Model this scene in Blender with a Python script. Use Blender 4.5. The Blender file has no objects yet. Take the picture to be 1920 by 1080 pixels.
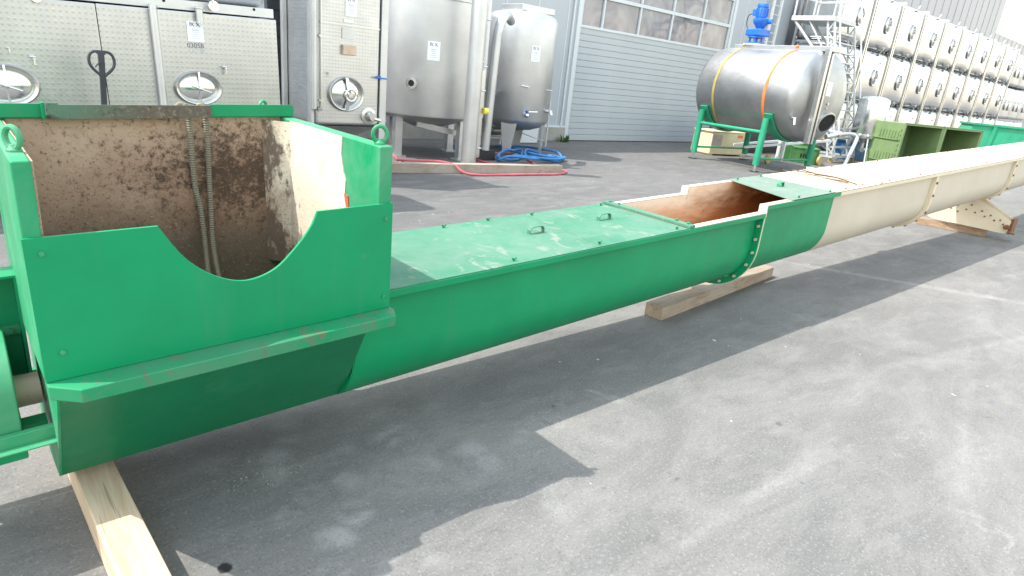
import bpy, bmesh, math, random
from mathutils import Vector, Matrix
random.seed(7)
R = math.radians
PI = math.pi
SC = bpy.context.scene
COL = SC.collection

# ------------------------------------------------------------------ camera, sky, sun, exposure
cd = bpy.data.cameras.new('camera')
cam = bpy.data.objects.new('camera', cd)
COL.objects.link(cam)
cd.sensor_width = 36.0
cd.lens = 36.0 * 1178.3 / 1920.0
cd.clip_start = 0.05
cd.clip_end = 3000
PIT, ROL, HD, CH = 0.33, 0.1035, 0.8249, 1.65
hv = Vector((math.cos(HD), math.sin(HD), 0))
rt = Vector((math.sin(HD), -math.cos(HD), 0))
zz = Vector((0, 0, 1))
fw = math.cos(PIT) * hv - math.sin(PIT) * zz
up = math.sin(PIT) * hv + math.cos(PIT) * zz
r2 = math.cos(ROL) * rt + math.sin(ROL) * up
u2 = -math.sin(ROL) * rt + math.cos(ROL) * up
m = Matrix((r2, u2, -fw)).transposed().to_4x4()
m.translation = Vector((0, 0, CH))
cam.matrix_world = m
SC.camera = cam

SUNV = Vector((-0.60, 0.335, 1.0)).normalized()          # towards the sun
ELEV = math.asin(SUNV.z)
AZ = math.atan2(SUNV.x, SUNV.y)                          # from +Y towards +X
w = bpy.data.worlds.new('World')
SC.world = w
w.use_nodes = True
nt = w.node_tree
bg = nt.nodes['Background']
sky = nt.nodes.new('ShaderNodeTexSky')
sky.sky_type = 'NISHITA'
sky.sun_disc = False
sky.sun_elevation = ELEV
sky.sun_rotation = AZ
sky.air_density = 2.4
sky.dust_density = 1.0
sky.ozone_density = 1.0
hsv = nt.nodes.new('ShaderNodeHueSaturation')             # pale hazy sky
hsv.inputs['Saturation'].default_value = 0.46
nt.links.new(sky.outputs[0], hsv.inputs['Color'])
nt.links.new(hsv.outputs[0], bg.inputs[0])
bg.inputs[1].default_value = 0.15
sl = bpy.data.lights.new('sun', 'SUN')
sl.energy = 2.0
sl.angle = R(0.5)
sl.color = (1.0, 0.95, 0.87)
so = bpy.data.objects.new('sun', sl)
COL.objects.link(so)
so.rotation_euler = SUNV.to_track_quat('Z', 'Y').to_euler()
so.location = (-10, 25, 21)
vs = SC.view_settings
vs.view_transform = 'Standard'
vs.look = 'None'
vs.gamma = 1.0
vs.exposure = 1.62
vs.use_curve_mapping = False
SC.cycles.use_denoising = True

# ------------------------------------------------------------------ materials
class NG:
    def __init__(s, name):
        s.m = bpy.data.materials.new(name)
        s.m.use_nodes = True
        s.t = s.m.node_tree
        s.b = s.t.nodes['Principled BSDF']
        s.obj = s.t.nodes.new('ShaderNodeTexCoord').outputs['Object']
        s.pos = s.t.nodes.new('ShaderNodeNewGeometry').outputs['Position']
    def n(s, typ, **kw):
        nd = s.t.nodes.new(typ)
        for k, v in kw.items():
            setattr(nd, k, v)
        return nd
    def put(s, sock, v):
        if hasattr(v, 'links') or isinstance(v, bpy.types.NodeSocket):
            s.t.links.new(v, sock)
        elif isinstance(v, tuple) and len(v) == 3 and sock.type == 'RGBA':
            sock.default_value = (*v, 1)
        else:
            sock.default_value = v
    def noise(s, scale, detail=4, rough=.6, vec=None, dist=0, stretch=None):
        vec = vec or s.obj
        if stretch:
            mp = s.n('ShaderNodeMapping')
            mp.inputs['Scale'].default_value = stretch
            s.put(mp.inputs['Vector'], vec)
            vec = mp.outputs[0]
        nd = s.n('ShaderNodeTexNoise')
        nd.inputs['Scale'].default_value = scale
        nd.inputs['Detail'].default_value = detail
        nd.inputs['Roughness'].default_value = rough
        nd.inputs['Distortion'].default_value = dist
        s.put(nd.inputs['Vector'], vec)
        return nd.outputs['Fac']
    def voro(s, scale, vec=None, feature='F1', out='Distance'):
        nd = s.n('ShaderNodeTexVoronoi', feature=feature)
        nd.inputs['Scale'].default_value = scale
        s.put(nd.inputs['Vector'], vec or s.obj)
        return nd.outputs[out]
    def rng(s, v, a, b, lo=0., hi=1.):
        nd = s.n('ShaderNodeMapRange')
        s.put(nd.inputs[0], v)
        for i, x in enumerate((a, b, lo, hi)):
            nd.inputs[i + 1].default_value = x
        return nd.outputs[0]
    def math(s, op, a, b=0.):
        nd = s.n('ShaderNodeMath', operation=op)
        s.put(nd.inputs[0], a)
        s.put(nd.inputs[1], b)
        return nd.outputs[0]
    def mix(s, f, a, b):
        nd = s.n('ShaderNodeMix', data_type='RGBA')
        s.put(nd.inputs[0], f)
        s.put(nd.inputs[6], a)
        s.put(nd.inputs[7], b)
        return nd.outputs[2]
    def xyz(s, vec=None):
        nd = s.n('ShaderNodeSeparateXYZ')
        s.put(nd.inputs[0], vec or s.pos)
        return nd.outputs
    def bump(s, h, dist=.01, strength=1.):
        nd = s.n('ShaderNodeBump')
        nd.inputs['Distance'].default_value = dist
        nd.inputs['Strength'].default_value = strength
        s.put(nd.inputs['Height'], h)
        s.put(s.b.inputs['Normal'], nd.outputs[0])
    def fin(s, col, rough=.5, metal=0., spec=None):
        s.put(s.b.inputs['Base Color'], col)
        s.put(s.b.inputs['Roughness'], rough)
        s.put(s.b.inputs['Metallic'], metal)
        if spec is not None:
            s.b.inputs['Specular IOR Level'].default_value = spec
        return s.m

def simple(name, col, rough=.5, metal=0., var=.18, scale=6., spec=None):
    g = NG(name)
    f = g.noise(scale, 5)
    lo = tuple(c * (1 - var) for c in col)
    hi = tuple(min(1, c * (1 + var)) for c in col)
    c = g.mix(g.rng(f, .3, .7), lo, hi)
    return g.fin(c, g.rng(g.noise(scale * 3, 3), .3, .7, rough * .85, min(1, rough * 1.15)), metal, spec)

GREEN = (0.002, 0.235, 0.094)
def green_paint(name, dust=0., chips=1.2, base=GREEN, rough=.38, tint=(.42, .5, .44), smear=.62, smc=(.42, .36, .30)):
    g = NG(name)
    f = g.noise(2.2, 5, .6, g.pos)
    c = g.mix(g.rng(f, .3, .7), tuple(x * .88 for x in base), tuple(x * 1.12 for x in base))
    if dust:
        d = g.math('MULTIPLY', g.rng(g.noise(3.2, 7, .68, g.pos, .6, (1, 1.3, 1)), .34, .72), dust)
        c = g.mix(d, c, tint)
        sm = g.math('MULTIPLY', g.rng(g.noise(5.5, 8, .75, g.pos, 1.2, (1.6, .7, 1)), smear, smear + .08), min(1, dust * 1.2))
        c = g.mix(g.math('MULTIPLY', sm, .7), c, smc)
    # faint runs and rubbed marks
    rn = g.rng(g.noise(1.0, 6, .65, g.pos, .2, (9, 9, .7)), .54, .72)
    c = g.mix(g.math('MULTIPLY', rn, .22), c, (.075, .20, .12))
    rb = g.rng(g.noise(3.4, 9, .8, g.pos, .5), .635, .70)
    c = g.mix(g.math('MULTIPLY', rb, .30), c, (.13, .21, .15))
    # chipped flecks
    ch = g.rng(g.noise(38, 4, .7, g.pos), .735 - .02 * chips, .77 - .02 * chips)
    ch = g.math('MULTIPLY', ch, g.rng(g.noise(2.0, 3, .5, g.pos), .45, .6))
    c = g.mix(ch, c, (.5, .55, .46))
    g.bump(g.noise(60, 3, .6, g.pos), .002, .12)
    return g.fin(c, g.rng(g.noise(7, 4, .6, g.pos), .3, .7, rough * .8, rough * 1.3 + dust * .25), 0., .3)

def cream_paint(name, rust=0.3, base=(.66, .57, .42)):
    g = NG(name)
    f = g.noise(1.6, 5, .6, g.pos)
    c = g.mix(g.rng(f, .3, .7), tuple(x * .92 for x in base), tuple(min(1, x * 1.06) for x in base))
    st = g.rng(g.noise(4, 8, .75, g.pos, 1.0, (.5, 2.2, 1)), .66 - .1 * rust, .74)
    c = g.mix(g.math('MULTIPLY', st, min(1, .25 + rust)), c, (.42, .28, .17))
    sp = g.rng(g.noise(55, 3, .7, g.pos), .72 - .03 * rust, .76)
    c = g.mix(sp, c, (.2, .12, .07))
    g.bump(g.noise(30, 3, .6, g.pos), .002, .15)
    return g.fin(c, .45)

def steel(name, col=(.60, .60, .59), r0=.24, r1=.42, brushed=(1, 1, 14), dimple=0., dscale=30., blotch=.12, spots=False, smoothed=False):
    g = NG(name)
    f = g.noise(1.3, 5, .6)
    c = g.mix(g.rng(f, .3, .7), tuple(x * (1 - blotch) for x in col), tuple(min(1, x * (1 + blotch)) for x in col))
    ru = g.rng(g.noise(9, 5, .7, None, 0, brushed), .3, .7, r0, r1)
    if dimple:
        X = g.xyz(g.obj)
        a = g.math('SINE', g.math('MULTIPLY', g.math('ADD', X[0], X[1]), dscale))
        b = g.math('SINE', g.math('MULTIPLY', X[2], dscale))
        h = g.math('MULTIPLY', g.math('MULTIPLY', a, a), g.math('MULTIPLY', b, b))
        h = g.rng(h, .3, .9)
        g.bump(h, .003, dimple)
        c = g.mix(g.math('MULTIPLY', h, .24), c, tuple(x * .55 for x in col))
    elif not smoothed:
        g.bump(g.noise(4, 3, .5), .02, .06)
    if spots:
        s_ = g.rng(g.noise(3, 8, .75, None, 1.), .6, .75)
        c = g.mix(g.math('MULTIPLY', s_, .4), c, (.3, .29, .27))
    return g.fin(c, ru, 1.0)

def wood(name, base=(.62, .48, .34), dark=(.36, .26, .17), grey=0., along=0):
    g = NG(name)
    st = [9., 9., 9.]
    st[along] = .8
    f = g.noise(3.5, 6, .65, None, .8, tuple(st))
    c = g.mix(g.rng(f, .35, .68), base, dark)
    if grey:
        c = g.mix(g.math('MULTIPLY', g.rng(g.noise(2, 5), .3, .6), grey), c, (.40, .36, .31))
    st2 = [22., 22., 22.]
    st2[along] = .6
    cr = g.rng(g.noise(2.0, 2, .5, None, .3, tuple(st2)), .66, .69)
    c = g.mix(g.math('MULTIPLY', cr, .6), c, tuple(x * .45 for x in dark))
    g.bump(f, .004, .5)
    return g.fin(c, .8)

M = {}
M['green'] = green_paint('green_paint')
M['green_dark'] = green_paint('green_paint_shaded', base=(.003, .155, .066))  # shade of the down-facing skirt put into a darker green
M['green_ledge'] = green_paint('green_paint_worn', dust=.8, rough=.5, tint=(.08, .18, .12), smear=.53, smc=(.16, .10, .085))
M['green_dull'] = green_paint('green_paint_scuffed', dust=.22, rough=.45)
M['green_lid'] = green_paint('green_paint_dusty', dust=1.0, chips=1.1, base=(.045, .185, .11), rough=.55, tint=(.115, .215, .16), smear=.565, smc=(.27, .27, .225))
M['green_grey'] = green_paint('green_paint_grey', dust=.9, base=(.12, .20, .145), rough=.5, tint=(.20, .24, .21))
M['green_far'] = green_paint('green_paint_container', dust=.1, base=(.012, .30, .16))
M['cream'] = cream_paint('cream_paint', .15)
M['cream_lid'] = cream_paint('cream_paint_lid', .75, (.58, .50, .39))
M['cream_rust'] = cream_paint('cream_paint_rusty', 1.0, (.66, .53, .40))
M['cream_side'] = cream_paint('cream_paint_side', .22, (.53, .475, .38))
M['steel'] = steel('stainless_steel', spots=False)
M['steel_matt'] = steel('matt_stainless', (.585, .595, .605), .40, .55)
M['steel_dimple'] = steel('dimpled_stainless', (.49, .505, .52), .28, .40, (1, 1, 1), .11, 68.)
M['steel_dimple2'] = steel('quilted_stainless', (.55, .56, .57), .32, .46, (1, 1, 3), .25, 75.)
M['steel_bright'] = steel('bright_stainless', (.78, .79, .79), .12, .28)
M['steel_stack'] = steel('stack_stainless', (.53, .545, .565), .20, .28, (1, 1, 1), smoothed=True)
M['steel_dirty'] = steel('weathered_stainless', (.41, .415, .42), .38, .56, (1, 1, 8), spots=True, blotch=.2)
M['steel_lattice'] = simple('galvanised_metal', (.55, .56, .57), .5, .3, .1)
M['dark'] = simple('black_rubber', (.02, .02, .022), .6)
M['black'] = simple('black_void', (.006, .006, .007), .8)
M['charcoal'] = simple('charcoal_paint', (.035, .04, .05), .45)
M['paper'] = simple('white_paper', (.82, .84, .88), .7, 0, .03)
M['ink'] = simple('grey_ink', (.16, .18, .21), .8)
M['ink_pale'] = simple('pale_ink', (.52, .57, .64), .8)
M['blue'] = simple('blue_paint', (.02, .14, .55), .35, 0, .2)
M['orange'] = simple('orange_strap', (.85, .19, .04), .7)
M['yellow'] = simple('yellow_strap', (.36, .27, .08), .7)
M['red_hose'] = simple('red_hose_rubber', (.50, .10, .13), .5, 0, .2)
M['blue_hose'] = simple('blue_hose_rubber', (.04, .20, .48), .45, 0, .25)
M['bin'] = simple('light_green_plastic', (.175, .26, .115), .5, 0, .12, 3)
M['crate'] = simple('green_crate_plastic', (.06, .19, .06), .5, 0, .2)
M['ivory'] = simple('ivory_plastic', (.72, .62, .40), .6, 0, .08, 2)
M['white_metal'] = simple('white_powder_coat', (.72, .74, .74), .45, 0, .06)
M['caster'] = simple('caster_rubber', (.42, .30, .12), .6)
M['beige_box'] = simple('beige_plate', (.60, .47, .36), .6)
M['rust'] = simple('rusty_iron', (.17, .075, .035), .85, 0, .5, 20)
M['wood_new'] = wood('fresh_sawn_wood', (.66, .52, .38), (.46, .33, .22), 0, 1)
M['wood_old'] = wood('weathered_wood', (.34, .245, .17), (.17, .11, .07), .55, 0)
M['wood_x'] = wood('old_timber', (.36, .28, .20), (.20, .15, .11), .7, 0)
M['wood_y'] = wood('brown_timber', (.40, .26, .16), (.22, .13, .08), .2, 1)
M['orange_wood'] = wood('orange_board', (.48, .24, .10), (.3, .14, .06), 0, 0)
M['hose_grey'] = simple('grey_conduit', (.19, .17, .125), .55, 0, .15)
M['bolt'] = simple('zinc_bolt', (.62, .55, .45), .45, .3)
M['blue_tarp'] = simple('blue_plastic', (.03, .12, .28), .6)
M['weed'] = simple('weed_leaf', (.06, .13, .03), .7)
M['stone'] = simple('pale_crumb', (.22, .20, .16), .9, 0, .4, 40)
M['cap_yellow'] = simple('yellow_cap', (.75, .62, .10), .5)

def cladding(name, col, pitch=0.0, axis_dir=(1, 0, 0)):
    g = NG(name)
    c = g.mix(g.rng(g.noise(.5, 5, .6, g.pos, 0, (1, 1, .25)), .3, .7), tuple(x * .92 for x in col), tuple(min(1, x * 1.06) for x in col))
    c = g.mix(g.math('MULTIPLY', g.rng(g.noise(1.2, 6, .7, g.pos, .3, (2.5, 2.5, .2)), .58, .75), .22), c, tuple(x * .72 for x in col))
    return g.fin(c, .4, .0)
M['clad'] = cladding('blue_grey_cladding', (.42, .455, .49))
M['door'] = cladding('door_lamella_paint', (.44, .48, .505))
M['clad_grey'] = cladding('lilac_grey_cladding', (.33, .33, .365))
M['trim'] = cladding('pale_trim', (.62, .67, .70))
M['white_panel'] = simple('white_sheet', (.86, .86, .85), .5, 0, .03)

def plinth_mat():
    g = NG('concrete_plinth')
    c = g.mix(g.rng(g.noise(2, 7, .7, g.pos), .3, .7), (.27, .27, .25), (.40, .39, .36))
    g.bump(g.noise(20, 5, .6, g.pos), .01, .3)
    return g.fin(c, .85)
M['plinth'] = plinth_mat()

def glass_mat():
    g = NG('door_glass')
    f = g.noise(.9, 2.5, .5, g.pos, 1.6)
    h = g.noise(.8, 1, .4, g.pos, .8)
    g.bump(h, .12, .35)
    c = g.mix(g.rng(f, .38, .62), (.17, .17, .205), (.29, .28, .31))  # sky reflection put into the pane colour as pale swirls
    return g.fin(c, .08, 0., .8)
M['glass'] = glass_mat()

def dirty_interior():
    g = NG('grimy_cream_lining')
    X = g.xyz(g.pos)
    base = g.mix(g.rng(g.noise(3, 5, .6, g.pos), .3, .7), (.38, .265, .185), (.49, .37, .275))
    # brown film, heavier low down; crusted dirt around the discharge corner
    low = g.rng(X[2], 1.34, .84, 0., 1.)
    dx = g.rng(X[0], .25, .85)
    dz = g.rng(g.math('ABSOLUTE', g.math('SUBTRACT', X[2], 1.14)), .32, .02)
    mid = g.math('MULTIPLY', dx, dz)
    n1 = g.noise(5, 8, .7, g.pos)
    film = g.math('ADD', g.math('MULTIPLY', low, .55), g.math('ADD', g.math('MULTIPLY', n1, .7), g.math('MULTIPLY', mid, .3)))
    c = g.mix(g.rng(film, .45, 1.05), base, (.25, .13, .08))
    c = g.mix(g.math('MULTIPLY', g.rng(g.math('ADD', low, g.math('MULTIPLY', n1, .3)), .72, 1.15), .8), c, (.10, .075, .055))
    blot = g.rng(g.math('ADD', g.noise(34, 10, .8, g.pos), g.math('MULTIPLY', mid, .20)), .575, .69)
    c = g.mix(g.math('MULTIPLY', blot, .9), c, (.045, .026, .017))
    big = g.rng(g.math('ADD', g.noise(9, 10, .85, g.pos), g.math('MULTIPLY', mid, .15)), .60, .72)
    c = g.mix(g.math('MULTIPLY', big, .6), c, (.065, .037, .022))
    speck = g.rng(g.noise(85, 5, .7, g.pos), .56, .66)
    c = g.mix(g.math('MULTIPLY', speck, .7), c, (.085, .045, .026))
    pale = g.rng(g.noise(110, 4, .7, g.pos), .60, .67)
    c = g.mix(g.math('MULTIPLY', pale, .5), c, (.52, .38, .27))
    g.bump(g.noise(70, 7, .75, g.pos), .008, .7)
    return g.fin(c, .8)
M['grime'] = dirty_interior()

def side_lining():
    g = NG('stained_cream_side')
    X = g.xyz(g.pos)
    base = g.mix(g.rng(g.noise(3, 5, .6, g.pos), .3, .7), (.62, .52, .40), (.74, .66, .54))
    deep = g.rng(X[1], 2.54, 2.74)
    low = g.rng(X[2], 1.15, .85)
    amt = g.math('ADD', g.math('MULTIPLY', deep, .20), g.math('MULTIPLY', low, .08))
    film = g.math('MULTIPLY', g.rng(g.math('ADD', g.noise(5, 7, .7, g.pos), amt), .52, .75), .7)
    c = g.mix(film, base, (.34, .23, .15))
    b1 = g.rng(g.math('ADD', g.noise(14, 10, .76, g.pos, 0, (1, 1, .5)), amt), .66, .74)
    c = g.mix(g.math('MULTIPLY', b1, .85), c, (.075, .045, .03))
    b2 = g.rng(g.math('ADD', g.noise(80, 5, .7, g.pos), g.math('MULTIPLY', amt, .6)), .66, .74)
    c = g.mix(g.math('MULTIPLY', b2, .6), c, (.15, .09, .05))
    g.bump(g.noise(60, 7, .75, g.pos), .008, .6)
    return g.fin(c, .75)
M['side_lining'] = side_lining()

def strip_mat():
    g = NG('grimy_green_strip')
    X = g.xyz(g.pos)
    a = g.rng(g.math('ADD', X[0], g.math('MULTIPLY', g.noise(6, 5, .7, g.pos), .25)), .42, .68)
    c = g.mix(a, (.085, .17, .115), (.10, .085, .065))
    c = g.mix(g.math('MULTIPLY', g.math('MULTIPLY', g.rng(g.noise(70, 6, .75, g.pos), .52, .64), a), .8), c, (.27, .23, .18))
    c = g.mix(g.rng(g.noise(16, 6, .7, g.pos), .55, .65), c, (.03, .025, .02))
    g.bump(g.noise(60, 5, .7, g.pos), .004, .5)
    return g.fin(c, .8)
M['strip'] = strip_mat()

def trough_inner():
    g = NG('rust_stained_trough_lining')
    X = g.xyz(g.pos)
    zl = g.math('SUBTRACT', X[2], g.math('MULTIPLY', X[0], .0365))
    n1 = g.noise(5, 7, .7, g.pos, .5, (.5, 2, 2))
    dep = g.math('ADD', g.rng(X[0], 4.3, 6.0, 0., .6), g.rng(zl, .68, .45, 0., .55))
    f = g.math('ADD', dep, g.math('MULTIPLY', n1, .7))
    c = g.mix(g.rng(f, .35, .6), (.72, .62, .50), (.62, .40, .24))
    c = g.mix(g.rng(f, .65, .98), c, (.36, .15, .055))
    ba = g.math('ABSOLUTE', g.math('SUBTRACT', zl, .62))
    band = g.math('MULTIPLY', g.rng(ba, .11, .01), g.rng(X[0], 4.3, 4.9))
    c = g.mix(g.math('MULTIPLY', band, g.rng(n1, .35, .65)), c, (.09, .04, .02))
    c = g.mix(g.rng(g.noise(30, 5, .7, g.pos), .64, .72), c, (.12, .06, .03))
    return g.fin(c, .7)
M['trough_inner'] = trough_inner()

def ground_mat():
    g = NG('worn_asphalt')
    p = g.pos
    X = g.xyz(p)
    c = g.mix(g.rng(g.noise(.22, 4, .55, p), .35, .65), (.136, .134, .131), (.180, .174, .167))
    # cloudy wear, drawn out along the driving direction
    c = g.mix(g.math('MULTIPLY', g.rng(g.noise(.9, 8, .68, p, 1.2, (1., 1.9, 1)), .42, .72), .6), c, (.27, .262, .25))
    c = g.mix(g.math('MULTIPLY', g.rng(g.noise(1.7, 7, .7, p, .7, (.7, 1.6, 1)), .55, .75), .6), c, (.105, .108, .115))
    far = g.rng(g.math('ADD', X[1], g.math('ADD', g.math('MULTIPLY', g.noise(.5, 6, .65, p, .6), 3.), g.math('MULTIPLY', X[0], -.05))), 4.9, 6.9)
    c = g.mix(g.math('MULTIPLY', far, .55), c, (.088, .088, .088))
    st = g.noise(4.0, 8, .72, p, .5, (.45, 1.5, 1))
    c = g.mix(g.math('MULTIPLY', g.rng(st, .50, .64), .28), c, (.27, .262, .25))
    c = g.mix(g.math('MULTIPLY', g.rng(g.noise(6.5, 8, .74, p, .8), .54, .66), .35), c, (.10, .10, .102))
    # chalky scuffs
    sc = g.rng(g.noise(2.6, 9, .72, p, 2.4), .575, .66)
    sc = g.math('MULTIPLY', sc, g.rng(g.noise(.45, 3, .5, p), .42, .62))
    c = g.mix(g.math('MULTIPLY', sc, .42), c, (.34, .335, .32))
    # rounded scuff swirls near the beam
    vd = g.voro(5.2, p, 'F1')
    cell = g.rng(g.math('ADD', vd, g.math('MULTIPLY', g.noise(14, 6, .7, p), .35)), .68, .40)
    reg = g.math('MULTIPLY', g.rng(g.dist2(X, 1.1, 1.85), .95, .25), g.rng(g.noise(3.5, 5, .6, p, .6), .42, .56))
    c = g.mix(g.math('MULTIPLY', g.math('MULTIPLY', cell, reg), .7), c, (.34, .335, .33))
    # long pale lines
    for (x0, y0, x1, y1, wd, k) in ((6.6, 2.95, 7.8, .85, .09, .45), (1.35, .95, 3.0, .95, .03, .22), (3.2, .35, 4.9, .75, .05, .2), (4.6, 1.15, 7.2, .55, .045, .2)):
        dx, dy = x1 - x0, y1 - y0
        L = math.hypot(dx, dy)
        nx, ny = -dy / L, dx / L
        d = g.math('ADD', g.math('MULTIPLY', X[0], nx), g.math('MULTIPLY', X[1], ny))
        d = g.math('ABSOLUTE', g.math('SUBTRACT', d, x0 * nx + y0 * ny))
        d = g.math('ADD', d, g.math('MULTIPLY', g.noise(3, 5, .7, p), .08))
        t = g.math('ADD', g.math('MULTIPLY', X[0], dx / L), g.math('MULTIPLY', X[1], dy / L))
        t = g.math('ABSOLUTE', g.math('SUBTRACT', t, (x0 * dx + y0 * dy) / L + L / 2))
        f = g.math('MULTIPLY', g.rng(d, wd + .05, .035), g.rng(t, L / 2 + .3, L / 2 - .4))
        f = g.math('MULTIPLY', f, g.rng(g.noise(9, 6, .7, p), .3, .6))
        c = g.mix(g.math('MULTIPLY', f, k), c, (.42, .40, .37))
    # grit
    c = g.mix(g.math('MULTIPLY', g.rng(g.noise(70, 5, .75, p), .54, .64), .5), c, (.33, .32, .30))
    c = g.mix(g.math('MULTIPLY', g.rng(g.noise(95, 4, .7, p), .56, .64), .6), c, (.07, .07, .075))
    ds = g.rng(g.noise(5.2, 3, .5, p), .735, .76)
    c = g.mix(g.math('MULTIPLY', ds, .5), c, (.05, .05, .052))
    oil = g.rng(g.math('ADD', g.dist2(X, .49, 1.79), g.math('MULTIPLY', g.noise(30, 4, .6, p), .03)), .042, .034)
    c = g.mix(oil, c, (.025, .025, .027))
    ws = g.rng(g.noise(13, 2, .5, p), .755, .77)
    c = g.mix(ws, c, (.5, .49, .46))
    h = g.math('ADD', g.noise(90, 5, .7, p), g.math('MULTIPLY', g.noise(6, 5, .6, p), .6))
    g.bump(h, .006, .45)
    return g.fin(c, .85, 0., .25)
def _dist2(s, X, x, y):
    a = s.math('SUBTRACT', X[0], x)
    b = s.math('SUBTRACT', X[1], y)
    return s.math('SQRT', s.math('ADD', s.math('MULTIPLY', a, a), s.math('MULTIPLY', b, b)))
NG.dist2 = _dist2
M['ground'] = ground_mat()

# ------------------------------------------------------------------ mesh builder
WL = {}
class MB:
    def __init__(s):
        s.v, s.f, s.mi, s.c = [], [], [], 0
    def add(s, vs_, fs):
        o = len(s.v)
        s.v += [tuple(p) for p in vs_]
        for f in fs:
            s.f.append(tuple(i + o for i in f))
            s.mi.append(s.c)
        return s
    def box(s, x0, x1, y0, y1, z0, z1):
        return s.add([(x0, y0, z0), (x1, y0, z0), (x1, y1, z0), (x0, y1, z0), (x0, y0, z1), (x1, y0, z1), (x1, y1, z1), (x0, y1, z1)],
                     [(0, 3, 2, 1), (4, 5, 6, 7), (0, 1, 5, 4), (1, 2, 6, 5), (2, 3, 7, 6), (3, 0, 4, 7)])
    def beam(s, a, b, wd, ht, upv=(0, 0, 1)):
        a, b = Vector(a), Vector(b)
        d = (b - a).normalized()
        u = Vector(upv)
        sd = d.cross(u)
        if sd.length < 1e-4:
            sd = d.cross(Vector((1, 0, 0)))
        sd.normalize()
        u = sd.cross(d).normalized()
        sd *= wd / 2
        u *= ht / 2
        P = [a - sd - u, a + sd - u, a + sd + u, a - sd + u, b - sd - u, b + sd - u, b + sd + u, b - sd + u]
        return s.add(P, [(0, 1, 2, 3), (7, 6, 5, 4), (0, 4, 5, 1), (1, 5, 6, 2), (2, 6, 7, 3), (3, 7, 4, 0)])
    def tube(s, pts, r, n=10, closed=False, caps=True):
        pts = [Vector(p) for p in pts]
        k = len(pts)
        rs = r if isinstance(r, (list, tuple)) else [r] * k
        ref = None
        rings = []
        for i, p in enumerate(pts):
            if closed:
                t = pts[(i + 1) % k] - pts[i - 1]
            else:
                t = pts[min(i + 1, k - 1)] - pts[max(i - 1, 0)]
            t.normalize()
            if ref is None:
                ref = t.orthogonal().normalized()
            ref = (ref - t * ref.dot(t))
            if ref.length < 1e-5:
                ref = t.orthogonal()
            ref.normalize()
            bb = t.cross(ref)
            rings.append([p + (ref * math.cos(2 * PI * j / n) + bb * math.sin(2 * PI * j / n)) * rs[i] for j in range(n)])
        V = [q for rg in rings for q in rg]
        F = []
        for i in range(k if closed else k - 1):
            a, b = i * n, ((i + 1) % k) * n
            for j in range(n):
                j2 = (j + 1) % n
                F.append((a + j, a + j2, b + j2, b + j))
        if caps and not closed:
            F.append(tuple(range(n - 1, -1, -1)))
            F.append(tuple((k - 1) * n + j for j in range(n)))
        return s.add(V, F)
    def cyl(s, a, b, r, n=16, r1=None):
        return s.tube([a, b], [r, r if r1 is None else r1], n)
    def lathe(s, prof, n=32, T=None, sx=1., sy=1.):
        T = T or Matrix.Identity(4)
        V, F = [], []
        for (r, z) in prof:
            for j in range(n):
                a = 2 * PI * j / n
                V.append(T @ Vector((r * math.cos(a) * sx, r * math.sin(a) * sy, z)))
        for i in range(len(prof) - 1):
            for j in range(n):
                j2 = (j + 1) % n
                F.append((i * n + j, i * n + j2, (i + 1) * n + j2, (i + 1) * n + j))
        F.append(tuple(range(n - 1, -1, -1)))
        F.append(tuple((len(prof) - 1) * n + j for j in range(n)))
        return s.add(V, F)
    def prism(s, poly, fn, t0, t1):
        """poly: 2d points; fn(u, v, t) -> 3d."""
        k = len(poly)
        V = [fn(u, v, t0) for u, v in poly] + [fn(u, v, t1) for u, v in poly]
        F = [tuple(range(k - 1, -1, -1)), tuple(range(k, 2 * k))]
        for i in range(k):
            j = (i + 1) % k
            F.append((i, j, k + j, k + i))
        return s.add(V, F)
    def loft(s, rings, closed_ring=False):
        n = len(rings[0])
        V = [p for rg in rings for p in rg]
        F = []
        for i in range(len(rings) - 1):
            for j in range(n if closed_ring else n - 1):
                j2 = (j + 1) % n
                F.append((i * n + j, i * n + j2, (i + 1) * n + j2, (i + 1) * n + j))
        return s.add(V, F)
    def sphere(s, c, r, n=10, k=6, sc=(1, 1, 1)):
        c = Vector(c)
        prof = []
        for i in range(1, k):
            a = -PI / 2 + PI * i / k
            prof.append((r * math.cos(a), r * math.sin(a)))
        T = Matrix.Translation(c) @ Matrix.Diagonal((sc[0], sc[1], sc[2], 1))
        return s.lathe(prof, n, T)

HS = .905                                                     # the hopper stands nearer than first measured
def islands(mb):
    par = list(range(len(mb.v)))
    def find(i):
        while par[i] != i:
            par[i] = par[par[i]]
            i = par[i]
        return i
    for f in mb.f:
        a = find(f[0])
        for i in f[1:]:
            b = find(i)
            if a != b:
                par[b] = a
    groups = {}
    for k, f in enumerate(mb.f):
        groups.setdefault(find(f[0]), []).append(k)
    out = []
    for ks in groups.values():
        q = MB()
        mp = {}
        for k in ks:
            ff = []
            for i in mb.f[k]:
                if i not in mp:
                    mp[i] = len(q.v)
                    q.v.append(mb.v[i])
                ff.append(mp[i])
            q.f.append(tuple(ff))
            q.mi.append(mb.mi[k])
        out.append(q)
    return out

def pieces(name, mb, mats, parent=None, **kw):
    """every loose piece becomes an object of its own"""
    return [build(name, q, mats, parent, **kw) for q in islands(mb)]

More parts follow.
